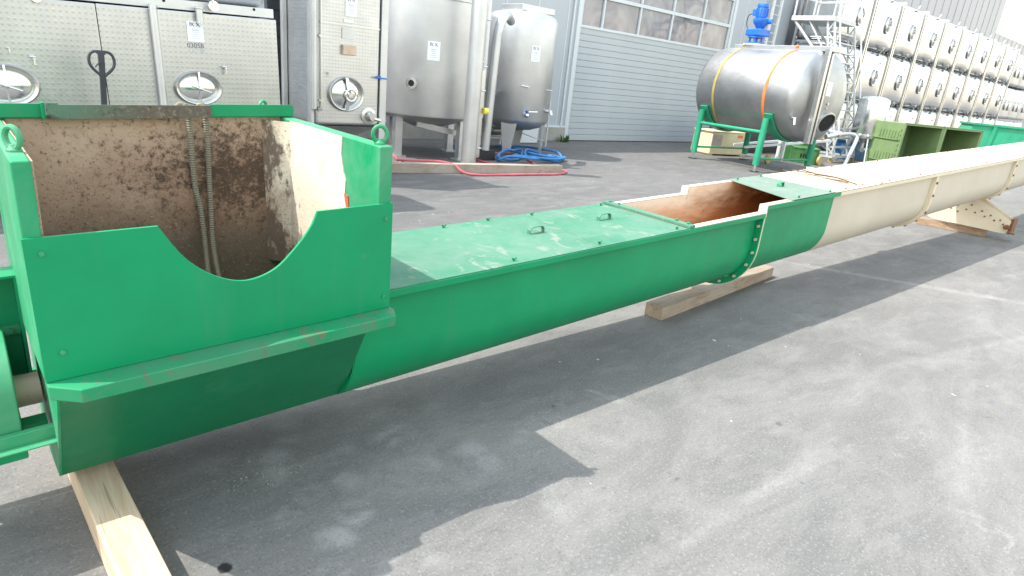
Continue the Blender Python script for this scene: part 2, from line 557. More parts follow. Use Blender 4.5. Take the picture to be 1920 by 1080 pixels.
def build(name, mb, mats, parent=None, world=True, bevel=0., sharp=35, shear=0., bseg=2, near=False):
    off = Vector((0, 0, 0))
    if parent is not None and world:
        off = WL.get(parent.name, Vector((0, 0, 0)))
    me = bpy.data.meshes.new(name)
    V = [(x, y, z + shear * x) for x, y, z in mb.v]
    if near:
        V = [(x * HS, y * HS, CH + (z - CH) * HS) for x, y, z in V]
    me.from_pydata([(x - off.x, y - off.y, z - off.z) for x, y, z in V], [], mb.f)
    bm = bmesh.new()
    bm.from_mesh(me)
    bmesh.ops.recalc_face_normals(bm, faces=bm.faces)
    bm.to_mesh(me)
    bm.free()
    if not isinstance(mats, (list, tuple)):
        mats = [mats]
    for mm in mats:
        me.materials.append(mm)
    me.polygons.foreach_set('material_index', mb.mi)
    me.polygons.foreach_set('use_smooth', [True] * len(me.polygons))
    me.set_sharp_from_angle(angle=R(sharp))
    o = bpy.data.objects.new(name, me)
    COL.objects.link(o)
    if parent is not None:
        o.parent = parent
        WL[o.name] = off
    else:
        WL[o.name] = Vector((0, 0, 0))
    if bevel:
        bv = o.modifiers.new('bevel', 'BEVEL')
        bv.width = bevel
        bv.segments = bseg
        bv.limit_method = 'ANGLE'
        bv.angle_limit = R(40)
        bv.harden_normals = True
    return o

def tag(o, label, cat, group=None, kind=None):
    if label:
        o['label'] = label
    if cat:
        o['category'] = cat
    if group:
        o['group'] = group
    if kind:
        o['kind'] = kind
    return o

def thing(name, label, cat, loc=(0, 0, 0), rot=(0, 0, 0), group=None):
    o = bpy.data.objects.new(name, None)
    COL.objects.link(o)
    o.location = loc
    o.rotation_euler = rot
    o.empty_display_size = .1
    WL[o.name] = Vector(loc)
    return tag(o, label, cat, group)

def group_part(name, parent):
    """an Empty that is a part, holding sub-parts; same origin as its thing"""
    o = bpy.data.objects.new(name, None)
    COL.objects.link(o)
    o.parent = parent
    o.empty_display_size = .05
    WL[o.name] = WL[parent.name]
    return o

def dup(o, parent=None):
    c = o.copy()
    COL.objects.link(c)
    if parent is not None:
        c.parent = parent
    WL[c.name] = WL.get(o.name, Vector((0, 0, 0)))
    for ch in list(o.children):
        dup(ch, c)
    return c

def struct(name, mb, mats, **kw):
    o = build(name, mb, mats, **kw)
    o['kind'] = 'structure'
    return o

def smooth(pts, k=6, closed=False):
    P = [Vector(p) for p in pts]
    out = []
    n = len(P)
    for i in range(n if closed else n - 1):
        if closed:
            a, b, c, d = P[i - 1], P[i], P[(i + 1) % n], P[(i + 2) % n]
        else:
            a, b, c, d = P[max(i - 1, 0)], P[i], P[i + 1], P[min(i + 2, n - 1)]
        for j in range(k):
            t = j / k
            out.append(.5 * (2 * b + (c - a) * t + (2 * a - 5 * b + 4 * c - d) * t * t + (3 * b - a - 3 * c + d) * t ** 3))
    if not closed:
        out.append(P[-1])
    return out

def text(name, body, size, mat, parent, loc, rot=(PI / 2, 0, 0), world=True):
    cu = bpy.data.curves.new(name, 'FONT')
    cu.body = body
    cu.size = size
    cu.align_x = 'CENTER'
    cu.align_y = 'CENTER'
    cu.extrude = .0006
    cu.materials.append(mat)
    tmp = bpy.data.objects.new(name + '_curve', cu)
    COL.objects.link(tmp)
    dg = bpy.context.evaluated_depsgraph_get()
    me = bpy.data.meshes.new_from_object(tmp.evaluated_get(dg))
    bpy.data.objects.remove(tmp)
    o = bpy.data.objects.new(name, me)
    COL.objects.link(o)
    o.parent = parent
    o.location = Vector(loc) - (WL[parent.name] if world else Vector((0, 0, 0)))
    o.rotation_euler = rot
    WL[o.name] = WL[parent.name]
    return o

# ------------------------------------------------------------------ ground and buildings
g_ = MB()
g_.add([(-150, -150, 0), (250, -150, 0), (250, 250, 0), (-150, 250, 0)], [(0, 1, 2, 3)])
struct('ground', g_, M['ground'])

WB = Vector((12.841, 12.317, 0))
WA = -0.0129
WU = Vector((math.cos(WA), math.sin(WA), 0))
WN = Vector((-math.sin(WA), math.cos(WA), 0))
WROT = (0, 0, WA)

bld = thing('warehouse', 'blue grey clad warehouse with the big sectional door and a concrete plinth', 'building', WB, WROT)
H1 = 6.0
mb = MB()
mb.box(-26, -.16, 0, .25, .36, H1)
mb.box(7.08, 10.6, 0, .25, .36, H1)
mb.box(-.16, 7.08, 0, .25, 5.2, H1)
mb.box(10.35, 10.6, .25, 12, 0, H1)
mb.box(-26, -25.75, .25, 12, 0, H1)
pieces('wall', mb, M['clad'], bld, world=False)
mb = MB()
x = -26.
while x < 10.6:
    if not (-.4 < x < 7.1):
        mb.box(x, x + .022, -.012, -.001, .40, H1)
    x += 1.02
build('cladding_joint', mb, M['trim'], bld, world=False)['kind'] = 'stuff'
mb = MB()
mb.box(-26, -.14, -.05, .25, 0, .36)
mb.box(7.06, 10.6, -.05, .25, 0, .36)
pieces('plinth', mb, M['plinth'], bld, world=False, bevel=.01)
mb = MB()
mb.box(-26.1, 10.7, -.1, 12.1, H1, H1 + .12)
build('roof', mb, M['trim'], bld, world=False)
mb = MB()
mb.box(-25.9, -.16, -.03, -.002, .36, .40)
build('base_flashing', mb, M['trim'], bld, world=False)
door = group_part('door', bld)
NP = 18
ph = 2.92 / NP
pm = MB()
pm.prism([(.10, 0.002), (.006, .003), (0., .010), (0, ph - .008), (.006, ph - .002), (.10, ph - .002)], lambda u, v, t: (t, u, v), 0.0, 6.93)
p0 = build('lamella', pm, M['door'], door, world=False)
for k in range(NP):
    q = p0 if k == 0 else p0.copy()
    if k:
        COL.objects.link(q)
    q.parent = door
    q.location = (0, .02, .012 + k * ph)
mb = MB()
for zz_ in (2.94, 3.735, 4.53):
    mb.box(0, 6.93, .0, .12, zz_ - .045 if zz_ > 3 else zz_ - .02, zz_ + .045)
pieces('transom', mb, M['trim'], door, world=False, bevel=.006)
mull = [0.0, .84, 2.36, 3.84, 5.38, 6.89]
mb = MB()
for x in mull:
    for a, b in ((2.985, 3.69), (3.78, 4.485)):
        mb.box(x - .03 if x > 0 else 0, x + .03 if x > 0 else .045, .004, .11, a, b)
pieces('mullion', mb, M['trim'], door, world=False, bevel=.006)
for a, b in ((2.985, 3.69), (3.78, 4.485)):
    for i in range(5):
        mb = MB()
        mb.box(mull[i] + .03, mull[i + 1] - .03, .05, .07, a, b)
        build('pane', mb, M['glass'], door, world=False)
mb = MB()
mb.box(0, 6.93, .03, .1, 4.575, 5.2)
build('top_panel', mb, M['door'], door, world=False)
mb = MB()
mb.box(-.16, -.012, -.03, .2, 0, 5.2)
mb.box(6.945, 7.08, -.03, .2, 0, 5.2)
pieces('jamb', mb, M['trim'], door, world=False, bevel=.01)
mb = MB()
mb.box(0, 6.93, -.01, .05, .003, .013)
build('rubber_seal', mb, M['dark'], door, world=False)
mb = MB()
mb.box(-.34, -.30, -.06, -.012, .36, 5.8)
build('downpipe', mb, M['trim'], bld, world=False, bevel=.01)
# interior darkness behind the door
mb = MB()
mb.box(-.1, 7.0, .26, .3, 0, 5.2)
build('door_backing', mb, M['charcoal'], bld, world=False)
# fixed ladder on the wall
lad = thing('wall_ladder', 'white vertical ladder fixed to the wall behind the blue mixer motor', 'ladder', WB + WU * 8.95 + Vector((0, -.2, 0)), WROT)
mb = MB()
for x in (0, .5):
    mb.box(x - .05, x + .05, -.03, .03, .4, 5.9)
pieces('stile', mb, M['white_metal'], lad, world=False)
mb = MB()
for k in range(18):
    mb.cyl((0, 0, .6 + k * .29), (.5, 0, .6 + k * .29), .014, 8)
pieces('rung', mb, M['white_metal'], lad, world=False)

tall = thing('tall_hall', 'tall lilac grey hall behind the long stack of tanks', 'building', WB + WU * 24.0, WROT)
mb = MB()
mb.box(-13.2, 12.1, .3, .6, .0, 9.4)
mb.box(12.1, 60, .3, .6, 0, 6.75)
pieces('wall', mb, M['clad_grey'], tall, world=False)
mb = MB()
x = -13.
while x < 60:
    mb.box(x, x + .03, .285, .299, 0, 9.3 if x < 12 else 6.7)
    x += 1.0
build('cladding_joint', mb, M['clad_grey'], tall, world=False)['kind'] = 'stuff'

# small weed at the plinth corner
wd = MB()
wb = WB + Vector((-.35, -.22, 0))
for k in range(40):
    a = random.uniform(0, 2 * PI)
    l = random.uniform(.08, .24)
    e = random.uniform(.3, 1.2)
    st = wb + Vector((random.uniform(-.18, .18), random.uniform(-.06, .06), 0))
    d = Vector((math.cos(a) * math.cos(e), math.sin(a) * math.cos(e), math.sin(e)))
    sd = d.cross(Vector((0, 0, 1))).normalized() * l * .22
    wd.add([st, st + d * l * .5 + sd, st + d * l, st + d * l * .5 - sd], [(0, 1, 2, 3)])
tag(build('weed', wd, M['weed']), 'small green weed growing beside the door at the plinth corner', 'plant')

# ------------------------------------------------------------------ the screw conveyor
SH = .0365
YC, ZC, RIM, RO, RI = 2.474, .4451, .711, .316, .308
YN, YB = YC - RO, YC + RO
YL, YLB = 2.108, 2.84
conv = thing('screw_conveyor', 'long green and cream screw conveyor lying on wooden beams with an open feed hopper', 'conveyor', (.6, YC, .0))

def U(x, r, zt, n=20, y0=YC):
    pts = [(x, y0 - r, zt)]
    for i in range(n + 1):
        a = PI + PI * i / n
        pts.append((x, y0 + r * math.cos(a), ZC + r * math.sin(a)))
    pts.append((x, y0 + r, zt))
    return pts

def trough(x0, x1, lift, outer, parent, inner='trough_inner', lipmat=None, name='trough', lipends=None, slant=0.):
    zt = RIM + lift
    t = MB()
    xs = [x0 + (x1 - x0) * i / 6 for i in range(7)]
    def UU(x, r, z):
        k = slant * (1 - (x - x0) / (x1 - x0)) ** 8
        return [(px - (py - YN) * k, py, pz) for px, py, pz in U(x, r, z)]
    t.loft([UU(x, RO, zt) for x in xs])
    t.c = 1
    t.loft([UU(x, RI, zt) for x in xs])
    for x in (x0, x1):
        a, b = UU(x, RO, zt), UU(x, RI, zt)
        t.c = 0
        t.loft([a, b])
    o = build(name, t, [M[outer], M[inner]], parent, shear=SH)
    lp = MB()
    a0, a1 = lipends or (x0, x1)
    lp.c = 0
    lp.box(a0, a1, YL, YN - .0005, zt - .034, zt)
    lp.box(a0, a1, YB + .0005, YLB, zt - .034, zt)
    pieces('rim', lp, M[lipmat or outer], parent, shear=SH, bevel=.004)
    return o

s1 = group_part('trough_section', conv)
trough(1.15, 4.345, 0, 'green', s1)
# end plate (left)
mb = MB()
mb.prism([(1.9, .700), (2.304, .195), (2.60, .131), (2.74, .145), (2.80, .30), (2.80, .70)], lambda u, v, t: (t, u, v), .1225, .1295)
build('end_plate', mb, M['green_dull'], s1)
# sloping skirt under the overhanging hopper
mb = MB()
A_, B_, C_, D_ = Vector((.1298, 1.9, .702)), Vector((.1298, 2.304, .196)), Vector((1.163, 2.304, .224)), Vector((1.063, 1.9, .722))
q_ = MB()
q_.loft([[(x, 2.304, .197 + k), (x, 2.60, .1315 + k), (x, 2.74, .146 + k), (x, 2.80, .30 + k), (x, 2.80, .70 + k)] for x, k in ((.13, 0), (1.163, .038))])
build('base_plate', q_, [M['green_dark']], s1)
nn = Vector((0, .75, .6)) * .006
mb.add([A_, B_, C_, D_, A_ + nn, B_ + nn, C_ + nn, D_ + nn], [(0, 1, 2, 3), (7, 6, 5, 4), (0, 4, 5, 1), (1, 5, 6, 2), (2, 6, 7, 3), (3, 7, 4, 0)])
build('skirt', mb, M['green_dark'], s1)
mb = MB()
E_ = Vector((1.151, 2.156, .735))
tt_ = Vector((-.005, 0, 0))
mb.add([D_, C_, E_, D_ + tt_, C_ + tt_, E_ + tt_], [(0, 1, 2), (5, 4, 3), (0, 3, 4, 1), (1, 4, 5, 2), (2, 5, 3, 0)])
build('skirt_end', mb, M['green'], s1)
mb = MB()
mb.prism([(p[1], p[2]) for p in U(0, RO - .001, .70)], lambda u, v, t: (t, u, v), 1.144, 1.1495)
build('bulkhead', mb, M['green'], s1, shear=SH)
# cream tops of the rims where the cover is off
mb = MB()
mb.box(3.45, 4.33, YL + .003, YN + .006, .7113, .7155)
mb.box(3.45, 4.33, YB - .006, YLB - .002, .7113, .7155)
pieces('rim_paint', mb, M['cream_lid'], s1, shear=SH)

# bolted flange
fl = group_part('joint_flange', conv)
mb = MB()
zt = RIM - .036
ring_o = [(YC - RO - .047, zt)] + [(YC + (RO + .047) * math.cos(PI + PI * i / 24), ZC + (RO + .047) * math.sin(PI + PI * i / 24)) for i in range(25)] + [(YC + RO + .047, zt)]
ring_i = [(YC - RO - .001, zt)] + [(YC + (RO + .001) * math.cos(PI + PI * i / 24), ZC + (RO + .001) * math.sin(PI + PI * i / 24)) for i in range(25)] + [(YC + RO + .001, zt)]
def ushape(x0, x1, a, b):
    q = MB()
    for x in (x0, x1):
        q.loft([[(x, u, v) for u, v in a], [(x, u, v) for u, v in b]])
    q.loft([[(x0, u, v) for u, v in a], [(x1, u, v) for u, v in a]])
    q.loft([[(x0, u, v) for u, v in b], [(x1, u, v) for u, v in b]])
    return q
q = ushape(4.325, 4.337, ring_o, ring_i)
build('flange_plate', q, M['green'], fl, shear=SH)
q = ushape(4.340, 4.352, ring_o, ring_i)
build('flange_plate', q, M['cream'], fl, shear=SH)
bp = []
for i in range(3):
    bp.append((YC - RO - .024, zt - .06 - i * .10))
for i in range(1, 8):
    a = PI + PI * i / 8
    bp.append((YC + (RO + .024) * math.cos(a), ZC + (RO + .024) * math.sin(a)))
b0 = None
for (y, z) in bp:
    mb = MB()
    mb.cyl((4.312, y, z), (4.3249, y, z), .011, 8)
    build('bolt', mb, M['bolt'], fl, shear=SH)

L2 = .055
s2 = group_part('trough_section', conv)
trough(4.3455, 5.58, L2, 'green', s2, lipmat='green')
mb = MB()
zt2 = RIM + L2
mb.box(4.3535, 4.74, YL + .003, YN + .006, zt2 + .0003, zt2 + .0045)
mb.box(4.3535, 5.02, YB - .006, YLB - .002, zt2 + .0003, zt2 + .0045)
mb.box(4.338, 4.3533, YL, YN + .012, zt2 - .085, zt2 + .0045)
mb.box(4.338, 4.3533, YB - .012, YLB, zt2 - .085, zt2 + .0045)
pieces('rim_paint', mb, M['cream_lid'], s2, shear=SH)
s3 = group_part('trough_section', conv)
tr3 = trough(5.5805, 20., L2, 'cream_side', s3, lipmat='cream')
# strap flanges
for xb in (8.12, 11.62, 15.1, 18.6):
    f2 = group_part('joint_flange', conv)
    ro = [(YC - RO - .04, zt2 - .036)] + [(YC + (RO + .04) * math.cos(PI + PI * i / 24), ZC + (RO + .04) * math.sin(PI + PI * i / 24)) for i in range(25)] + [(YC + RO + .04, zt2 - .036)]
    ri = [(YC - RO - .001, zt2 - .036)] + [(YC + (RO + .001) * math.cos(PI + PI * i / 24), ZC + (RO + .001) * math.sin(PI + PI * i / 24)) for i in range(25)] + [(YC + RO + .001, zt2 - .036)]
    build('flange_plate', ushape(xb - .035, xb + .035, ro, ri), M['cream'], f2, shear=SH)
    for k in range(9):
        if k < 2:
            y, z = YC - RO - .04, zt2 - .11 - k * .14
        else:
            a = PI + PI * (k - 1) / 9
            y, z = YC + (RO + .04) * math.cos(a), ZC + (RO + .04) * math.sin(a)
        nv = Vector((0, y - YC, z - ZC if k >= 2 else 0)).normalized()
        mb = MB()
        mb.cyl((xb, y, z), (xb, y + nv.y * .012, z + nv.z * .012), .014, 8)
        build('bolt', mb, M['rust'], f2, shear=SH)

# covers
def handle(x, y, z, mat, parent, ln=.055, h=.04):
    """flat strap bent to an arch, its width along the conveyor's cross direction"""
    P = [(-ln, 0), (-ln, h * .55), (-ln * .8, h * .92), (-ln * .45, h), (ln * .45, h), (ln * .8, h * .92), (ln, h * .55), (ln, 0)]
    q_ = MB()
    tk = .004
    Q = [((px) * (1 - tk / ln), pz * (1 - tk / h)) for px, pz in P]
    for (yy) in (y - .013, y + .013):
        pass
    out = [[(x + px, y - .013, z + pz) for px, pz in P], [(x + px, y + .013, z + pz) for px, pz in P]]
    inn = [[(x + px, y - .013, z + pz) for px, pz in Q], [(x + px, y + .013, z + pz) for px, pz in Q]]
    q_.loft(out)
    q_.loft(inn)
    q_.loft([out[0], inn[0]])
    q_.loft([out[1], inn[1]])
    return build('handle', q_, mat, parent, shear=SH)

def screw(x, y, z, parent, mat, wing=True):
    q_ = MB()
    q_.cyl((x, y, z), (x, y, z + .014), .007, 6)
    if wing:
        q_.beam((x - .014, y, z + .016), (x - .004, y, z + .008), .004, .008)
        q_.beam((x + .004, y, z + .008), (x + .014, y, z + .016), .004, .008)
    return build('screw', q_, mat, parent, shear=SH)

zl = RIM + .0008
def cover(poly, z0, mat, name='cover', t=.004):
    q_ = MB()
    q_.prism(poly, lambda u, v, tt: (u, v, tt), z0, z0 + t)
    return build(name, q_, mat, conv, shear=SH)
c1 = cover([(1.09, 2.112), (2.575, 2.112), (2.655, 2.842), (1.09, 2.842)], zl, M['green_lid'])
c2 = cover([(2.579, 2.112), (3.385, 2.112), (3.392, 2.842), (2.659, 2.842)], zl, M['green_lid'])
handle(2.43, 2.481, zl + .0042, M['green_lid'], c1)
handle(3.05, 2.517, zl + .0042, M['green_lid'], c2)
for (x, y, cc) in ((2.02, 2.80, c1), (1.98, 2.15, c1), (2.69, 2.80, c2), (2.60, 2.15, c1), (3.3, 2.14, c2), (3.34, 2.80, c2), (1.6, 2.81, c1), (2.35, 2.815, c1)):
    screw(x, y, zl + .004, cc, M['green'])
mb = MB()
mb.beam((3.43, 2.112, zl + .010), (3.437, 2.845, zl + .010), .055, .018)
cb = build('cover_bar', mb, M['green_lid'], conv, shear=SH, bevel=.002)
for y in (2.15, 2.24, 2.72, 2.80):
    mb = MB()
    mb.cyl((3.433, y, zl + .019), (3.433, y, zl + .030), .011, 6)
    build('bolt', mb, M['green'], cb, shear=SH)
z2 = zt2 + .0052
c3 = cover([(4.705, 2.112), (5.47, 2.112), (5.56, 2.842), (5.02, 2.842)], z2, M['green_grey'])
handle(5.20, 2.46, z2 + .004, M['green'], c3, .04, .035)
for (x, y) in ((4.87, 2.14), (5.42, 2.14), (5.1, 2.80), (5.5, 2.80)):
    screw(x, y, z2 + .004, c3, M['green'])
xs = [5.475, 6.42, 8.72, 11.3, 13.9, 16.5, 19.9]
for i in range(len(xs) - 1):
    a, b = xs[i], xs[i + 1] - .012
    cc = cover([(a + .004, 2.108), (b, 2.108), (b + .08, 2.846), (a + .092, 2.846)], z2 - .0005, M['cream_rust'] if i == 0 else M['cream_lid'])
    for (x, y) in ([(a + .25, 2.14), (b - .3, 2.15), (b - .2, 2.80)] if i == 0 else [(a + .3, 2.14), (a + .55, 2.8), (b - .35, 2.14), (b - .5, 2.8), ((a + b) / 2, 2.14)]):
        screw(x, y, z2 + .0036, cc, M['rust'], wing=False)
    for fx in ((.30, .36) if i else (.3,)):
        x = a + (b - a) * (fx if i else .75)
        q_ = MB()
        q_.box(x - .02, x + .02, 2.36, 2.42, z2 + .0037, z2 + .035)
        build('lug', q_, M['cream'], cc, shear=SH, bevel=.004)
mb = MB()
mb.beam((6.43, 2.105, z2 + .014), (6.52, 2.85, z2 + .014), .05, .022)
mb.beam((6.30, 2.108, z2 + .008), (6.39, 2.84, z2 + .008), .03, .008)
pieces('cover_bar', mb, M['cream_rust'], conv, shear=SH, bevel=.003)
q_ = MB()
for k in range(26):
    x = random.gauss(6.12, .10)
    y = random.uniform(2.2, 2.75)
    l = random.uniform(.05, .22)
    a = random.gauss(1.42, .10)
    dx, dy = math.cos(a) * l, math.sin(a) * l
    x += (y - 2.45) * .13
    wv = random.uniform(.004, .012)
    q_.beam((x, y, z2 + .0055), (x + dx, y + dy, z2 + .0055), wv, .003)
o = build('dirt_streaks', q_, simple('dried_dirt', (.15, .11, .08), .9), conv, shear=SH)
o['kind'] = 'stuff'
q_ = MB()
q_.tube([(6.05, 2.18, z2 + .012), (6.12, 2.40, z2 + .03), (6.2, 2.62, z2 + .016), (6.3, 2.82, z2 + .02)], .006, 6)
build('loose_wire', q_, simple('rusty_wire', (.10, .06, .04), .9), conv, shear=SH)
# standing drip pipe at the ridge is separate (pipe_stand)

# folded support leg under the cream section
leg = group_part('support_leg', conv)
for dx in (0, .26):
    q_ = MB()
    pl_ = [(2.98, .16), (2.90, .13), (1.95, .12), (1.93, .14), (1.92, .31), (1.97, .335), (2.42, .56), (2.60, .56)]
    q_.prism(pl_, lambda u, v, t: (t, u, v), 11.45 + dx, 11.458 + dx)
    pb = build('side_plate', q_, M['cream'], leg)
    for (y, z) in ((2.62, .40), (2.5, .36), (2.45, .44), (2.38, .34), (2.30, .38), (2.25, .31), (2.18, .34), (2.12, .28), (2.05, .30), (2.0, .25), (2.6, .31), (2.7, .34)):
        q_ = MB()
        q_.cyl((11.45 + dx - .008, y, z), (11.45 + dx, y, z), .013, 6)
        build('bolt', q_, M['rust'], leg)
q_ = MB()
q_.cyl((11.40, 1.95, .22), (11.78, 1.95, .22), .035, 10)
q_.box(11.47, 11.70, 1.89, 1.93, .12, .34)
q_.cyl((11.40, 1.90, .16), (11.78, 1.90, .10), .02, 8)
pieces('axle', q_, M['rust'], leg)
q_ = MB()
q_.box(11.44, 11.72, 2.40, 2.62, .52, .56)
build('mount_plate', q_, M['cream'], leg)

# ---- hopper
hop = group_part('feed_hopper', conv)
arc = [(.11, 1.085), (.445, 1.083), (.478, 1.031), (.514, .974), (.548, .938), (.582, .908), (.623, .883), (.677, .865), (.736, .862), (.785, .877), (.829, .905), (.868, .942), (.9, .98), (.934, 1.024), (.958, 1.077), (1.265, 1.079), (1.265, .646), (.115, .646)]
arc = arc[:1] + [(p.x, p.y) for p in smooth([(u, v, 0) for u, v in [arc[1], (.514, .972), (.60, .896), (.70, .861), (.80, .886), (.88, .957), (.934, 1.024), arc[14]]], 5)] + arc[15:]
mb = MB()
mb.prism(arc, lambda u, v, t: (u, t, v), 2.096, 2.108)
build('front_panel', mb, M['green'], hop, near=True, shear=SH)
mb = MB()
mb.prism([(.115, 2.107), (1.27, 2.107), (1.275, 2.075), (1.245, 2.008), (.19, 2.004), (.116, 2.075)], lambda u, v, t: (u, v, t), .598, .644)
build('ledge', mb, M['green_ledge'], hop, near=True, shear=SH, bevel=.004)
# screws on the panel
for (x, z) in ((.15, 1.04), (.165, .735), (1.235, 1.02), (1.235, .70)):
    mb = MB()
    mb.cyl((x, 2.090, z), (x, 2.0958, z), .0075, 8)
    build('screw', mb, M['green_dull'], hop, near=True, shear=SH)
zt_ = 1.295
mb = MB()   # right wall, hollow box wall
mb.prism([(2.1085, .618), (2.30, .618), (2.36, .60), (3.06, .60), (3.06, zt_), (2.1085, zt_)], lambda u, v, t: (t, u, v), 1.209, 1.265)
build('right_wall', mb, M['green_dull'], hop, near=True, shear=SH, bevel=.006)
mb = MB()
wav = [(2.41, zt_ - .004), (2.415, 1.22), (2.395, 1.15), (2.375, 1.12), (2.382, 1.06), (2.36, .99), (2.35, .9), (2.35, .64), (2.93, .5), (2.93, zt_ - .004)]
mb.prism(wav, lambda u, v, t: (t, u, v), 1.2045, 1.2088)
build('lining', mb, M['side_lining'], hop, near=True, shear=SH)
mb = MB()
mb.prism([(2.352, 1.06), (2.384, 1.06), (2.36, .99), (2.34, .99)], lambda u, v, t: (t, u, v), 1.2040, 1.2087)
build('primer_patch', mb, simple('red_primer', (.45, .10, .05), .7), hop, near=True, shear=SH)
mb = MB()   # bent corner between right and back wall
mb.prism([(1.2075, 2.928), (1.118, 3.045), (1.122, 3.05), (1.21, 2.935)], lambda u, v, t: (u, v, t), .60, zt_ - .012)
build('corner_plate', mb, M['side_lining'], hop, near=True, shear=SH)
mb = MB()   # back wall and the slope into the trough
mb.prism([(3.05, zt_), (3.058, zt_), (3.058, .40), (3.04, .40), (3.035, .84)], lambda u, v, t: (t, u, v), .168, 1.208)
build('back_wall', mb, M['grime'], hop, near=True, shear=SH)
mb = MB()
mb.box(.112, 1.264, 3.0585, 3.068, .60, zt_)
build('back_skin', mb, M['green'], hop, near=True, shear=SH)
mb = MB()   # left wall
mb.prism([(2.1085, .65), (3.06, .56), (3.06, zt_), (2.1085, zt_)], lambda u, v, t: (t, u, v), .112, .158)
build('left_wall', mb, M['green_dull'], hop, near=True, shear=SH, bevel=.006)
mb = MB()
mb.box(.1584, .163, 2.12, 3.049, .60, zt_ - .004)
build('lining', mb, M['grime'], hop, near=True, shear=SH)
mb = MB()
mb.prism([(2.109, .648), (2.40, .58), (2.40, .57), (2.109, .638)], lambda u, v, t: (t, u, v), .1645, 1.235)
build('bottom_plate', mb, M['grime'], hop, near=True, shear=SH)
# rear rail: left piece, dirty middle strip, right piece
mb = MB()
mb.box(-.35, .292, 3.026, 3.038, 1.300, 1.352)
mb.box(.280, .2925, 3.005, 3.0258, 1.296, 1.358)
pieces('rear_rail', mb, M['green'], hop, near=True, shear=SH, bevel=.002)
mb = MB()
mb.box(.2935, .884, 2.996, 3.003, 1.298, 1.3505)
mb.box(.2935, .332, 2.996, 3.003, 1.3506, 1.357)
build('rubber_strip', mb, M['strip'], hop, near=True, shear=SH)
mb = MB()
mb.prism([(.885, 1.301), (1.262, 1.301), (1.262, 1.338), (1.258, 1.347), (1.248, 1.352), (.885, 1.352)], lambda u, v, t: (u, t, v), 3.024, 3.036)
pieces('rear_rail', mb, M['green'], hop, near=True, shear=SH)
mb = MB()
mb.box(-.35, .755, 3.0385, 3.075, 1.2955, 1.3075)
mb.box(.89, 1.262, 3.0385, 3.075, 1.2955, 1.3075)
pieces('rear_ledge', mb, M['green'], hop, near=True, shear=SH)

def eye(x, y, z, yaw, mat, parent, rr=.026, tr=.0085):
    q_ = MB()
    ring = []
    for i in range(20):
        a = 2 * PI * i / 20
        ring.append((x + math.cos(yaw) * rr * math.cos(a), y + math.sin(yaw) * rr * math.cos(a), z + rr + .012 + rr * 1.15 * math.sin(a)))
    q_.tube(ring, tr, 8, closed=True)
    q_.lathe([(.020, 0), (.020, .006), (.013, .012), (.010, .020)], 12, Matrix.Translation((x, y, z)))
    return build('lifting_eye', q_, mat, parent, near=True, shear=SH)
eye(1.236, 2.16, zt_, R(-25), M['green_dull'], hop)
eye(.136, 2.27, zt_, R(-55), M['green_dull'], hop)
eye(1.13, 3.057, zt_ + .012, R(30), M['green_dull'], hop, .022, .007)

# ---- drive unit at the left end
dr = group_part('drive_unit', conv)
mb = MB()
mb.cyl((-.45, 2.47, .46), (.117, 2.47, .46), .055, 20)
build('shaft_tube', mb, M['cream_rust'], dr, shear=SH)
mb = MB()
# rounded gear cover: half-round top box
P = [(2.22, .413)] + [(2.42 - .20 * math.cos(PI * i / 14), .53 + .17 * math.sin(PI * i / 14)) for i in range(15)] + [(2.62, .413)]
mb.prism(P, lambda u, v, t: (t, u, v), -.55, .045)
build('gear_cover', mb, M['green_dull'], dr, shear=SH, bevel=.006)
mb = MB()
mb.box(-.5, .05, 2.25, 2.60, .325, .412)
build('lower_box', mb, M['green'], dr, shear=SH, bevel=.004)
mb = MB()
mb.box(-.5, .128, 2.19, 2.215, .405, .45)
mb.box(-.5, .128, 2.155, 2.1895, .405, .412)
mb.box(-.5, .128, 2.64, 2.665, .405, .45)
pieces('frame_bar', mb, M['green_dull'], dr, shear=SH, bevel=.003)
mb = MB()
mb.box(-.5, .115, 2.30, 2.36, .385, .415)
build('cross_bar', mb, M['green'], dr, shear=SH)
mb = MB()
mb.box(-.5, .105, 2.60, 2.61, .42, .86)
mb.box(-.5, .105, 2.50, 2.5995, .852, .860)
mb.box(.095, .105, 2.50, 2.5995, .42, .851)
pieces('guard_plate', mb, M['green'], dr, shear=SH)
mb = MB()
mb.box(-.5, .098, 2.5895, 2.5990, .62, .655)
ab = build('angle_strip', mb, M['green_dull'], dr, shear=SH)
for x in (.03, .065, -.05):
    mb = MB()
    mb.cyl((x, 2.578, .637), (x, 2.5893, .637), .011, 8)
    build('bolt', mb, M['green_dull'], dr, shear=SH)

# ---- flexible conduits in the hopper
def conduit(pts, label):
    c = smooth(pts, 10)
    L = [0]
    for i in range(1, len(c)):
        L.append(L[-1] + (c[i] - c[i - 1]).length)
    n = int(L[-1] / .0052)
    P, rr = [], []
    k = 0
    for i in range(n):
        d = L[-1] * i / (n - 1)
        while k < len(L) - 2 and L[k + 1] < d:
            k += 1
        t = (d - L[k]) / max(1e-6, L[k + 1] - L[k])
        P.append(c[k].lerp(c[k + 1], t))
        rr.append(.0132 if i % 2 else .0088)
    q_ = MB().tube(P, rr, 10)
    tag(build('flexible_conduit', q_, M['hose_grey'], sharp=15, near=True), label, 'conduit', 'corrugated conduits hanging in the hopper')
zr = zt_ + SH * .8
conduit([(.76, 3.10, zr + .02), (.775, 3.06, zr + .052), (.79, 3.025, zr + .046), (.797, 3.022, zr + .0), (.80, 3.024, zr - .15), (.805, 3.026, zr - .30), (.82, 3.022, .93), (.82, 2.99, .80), (.80, 2.90, .69), (.78, 2.8, .60)], 'corrugated grey conduit hanging on the left of the pair inside the hopper')
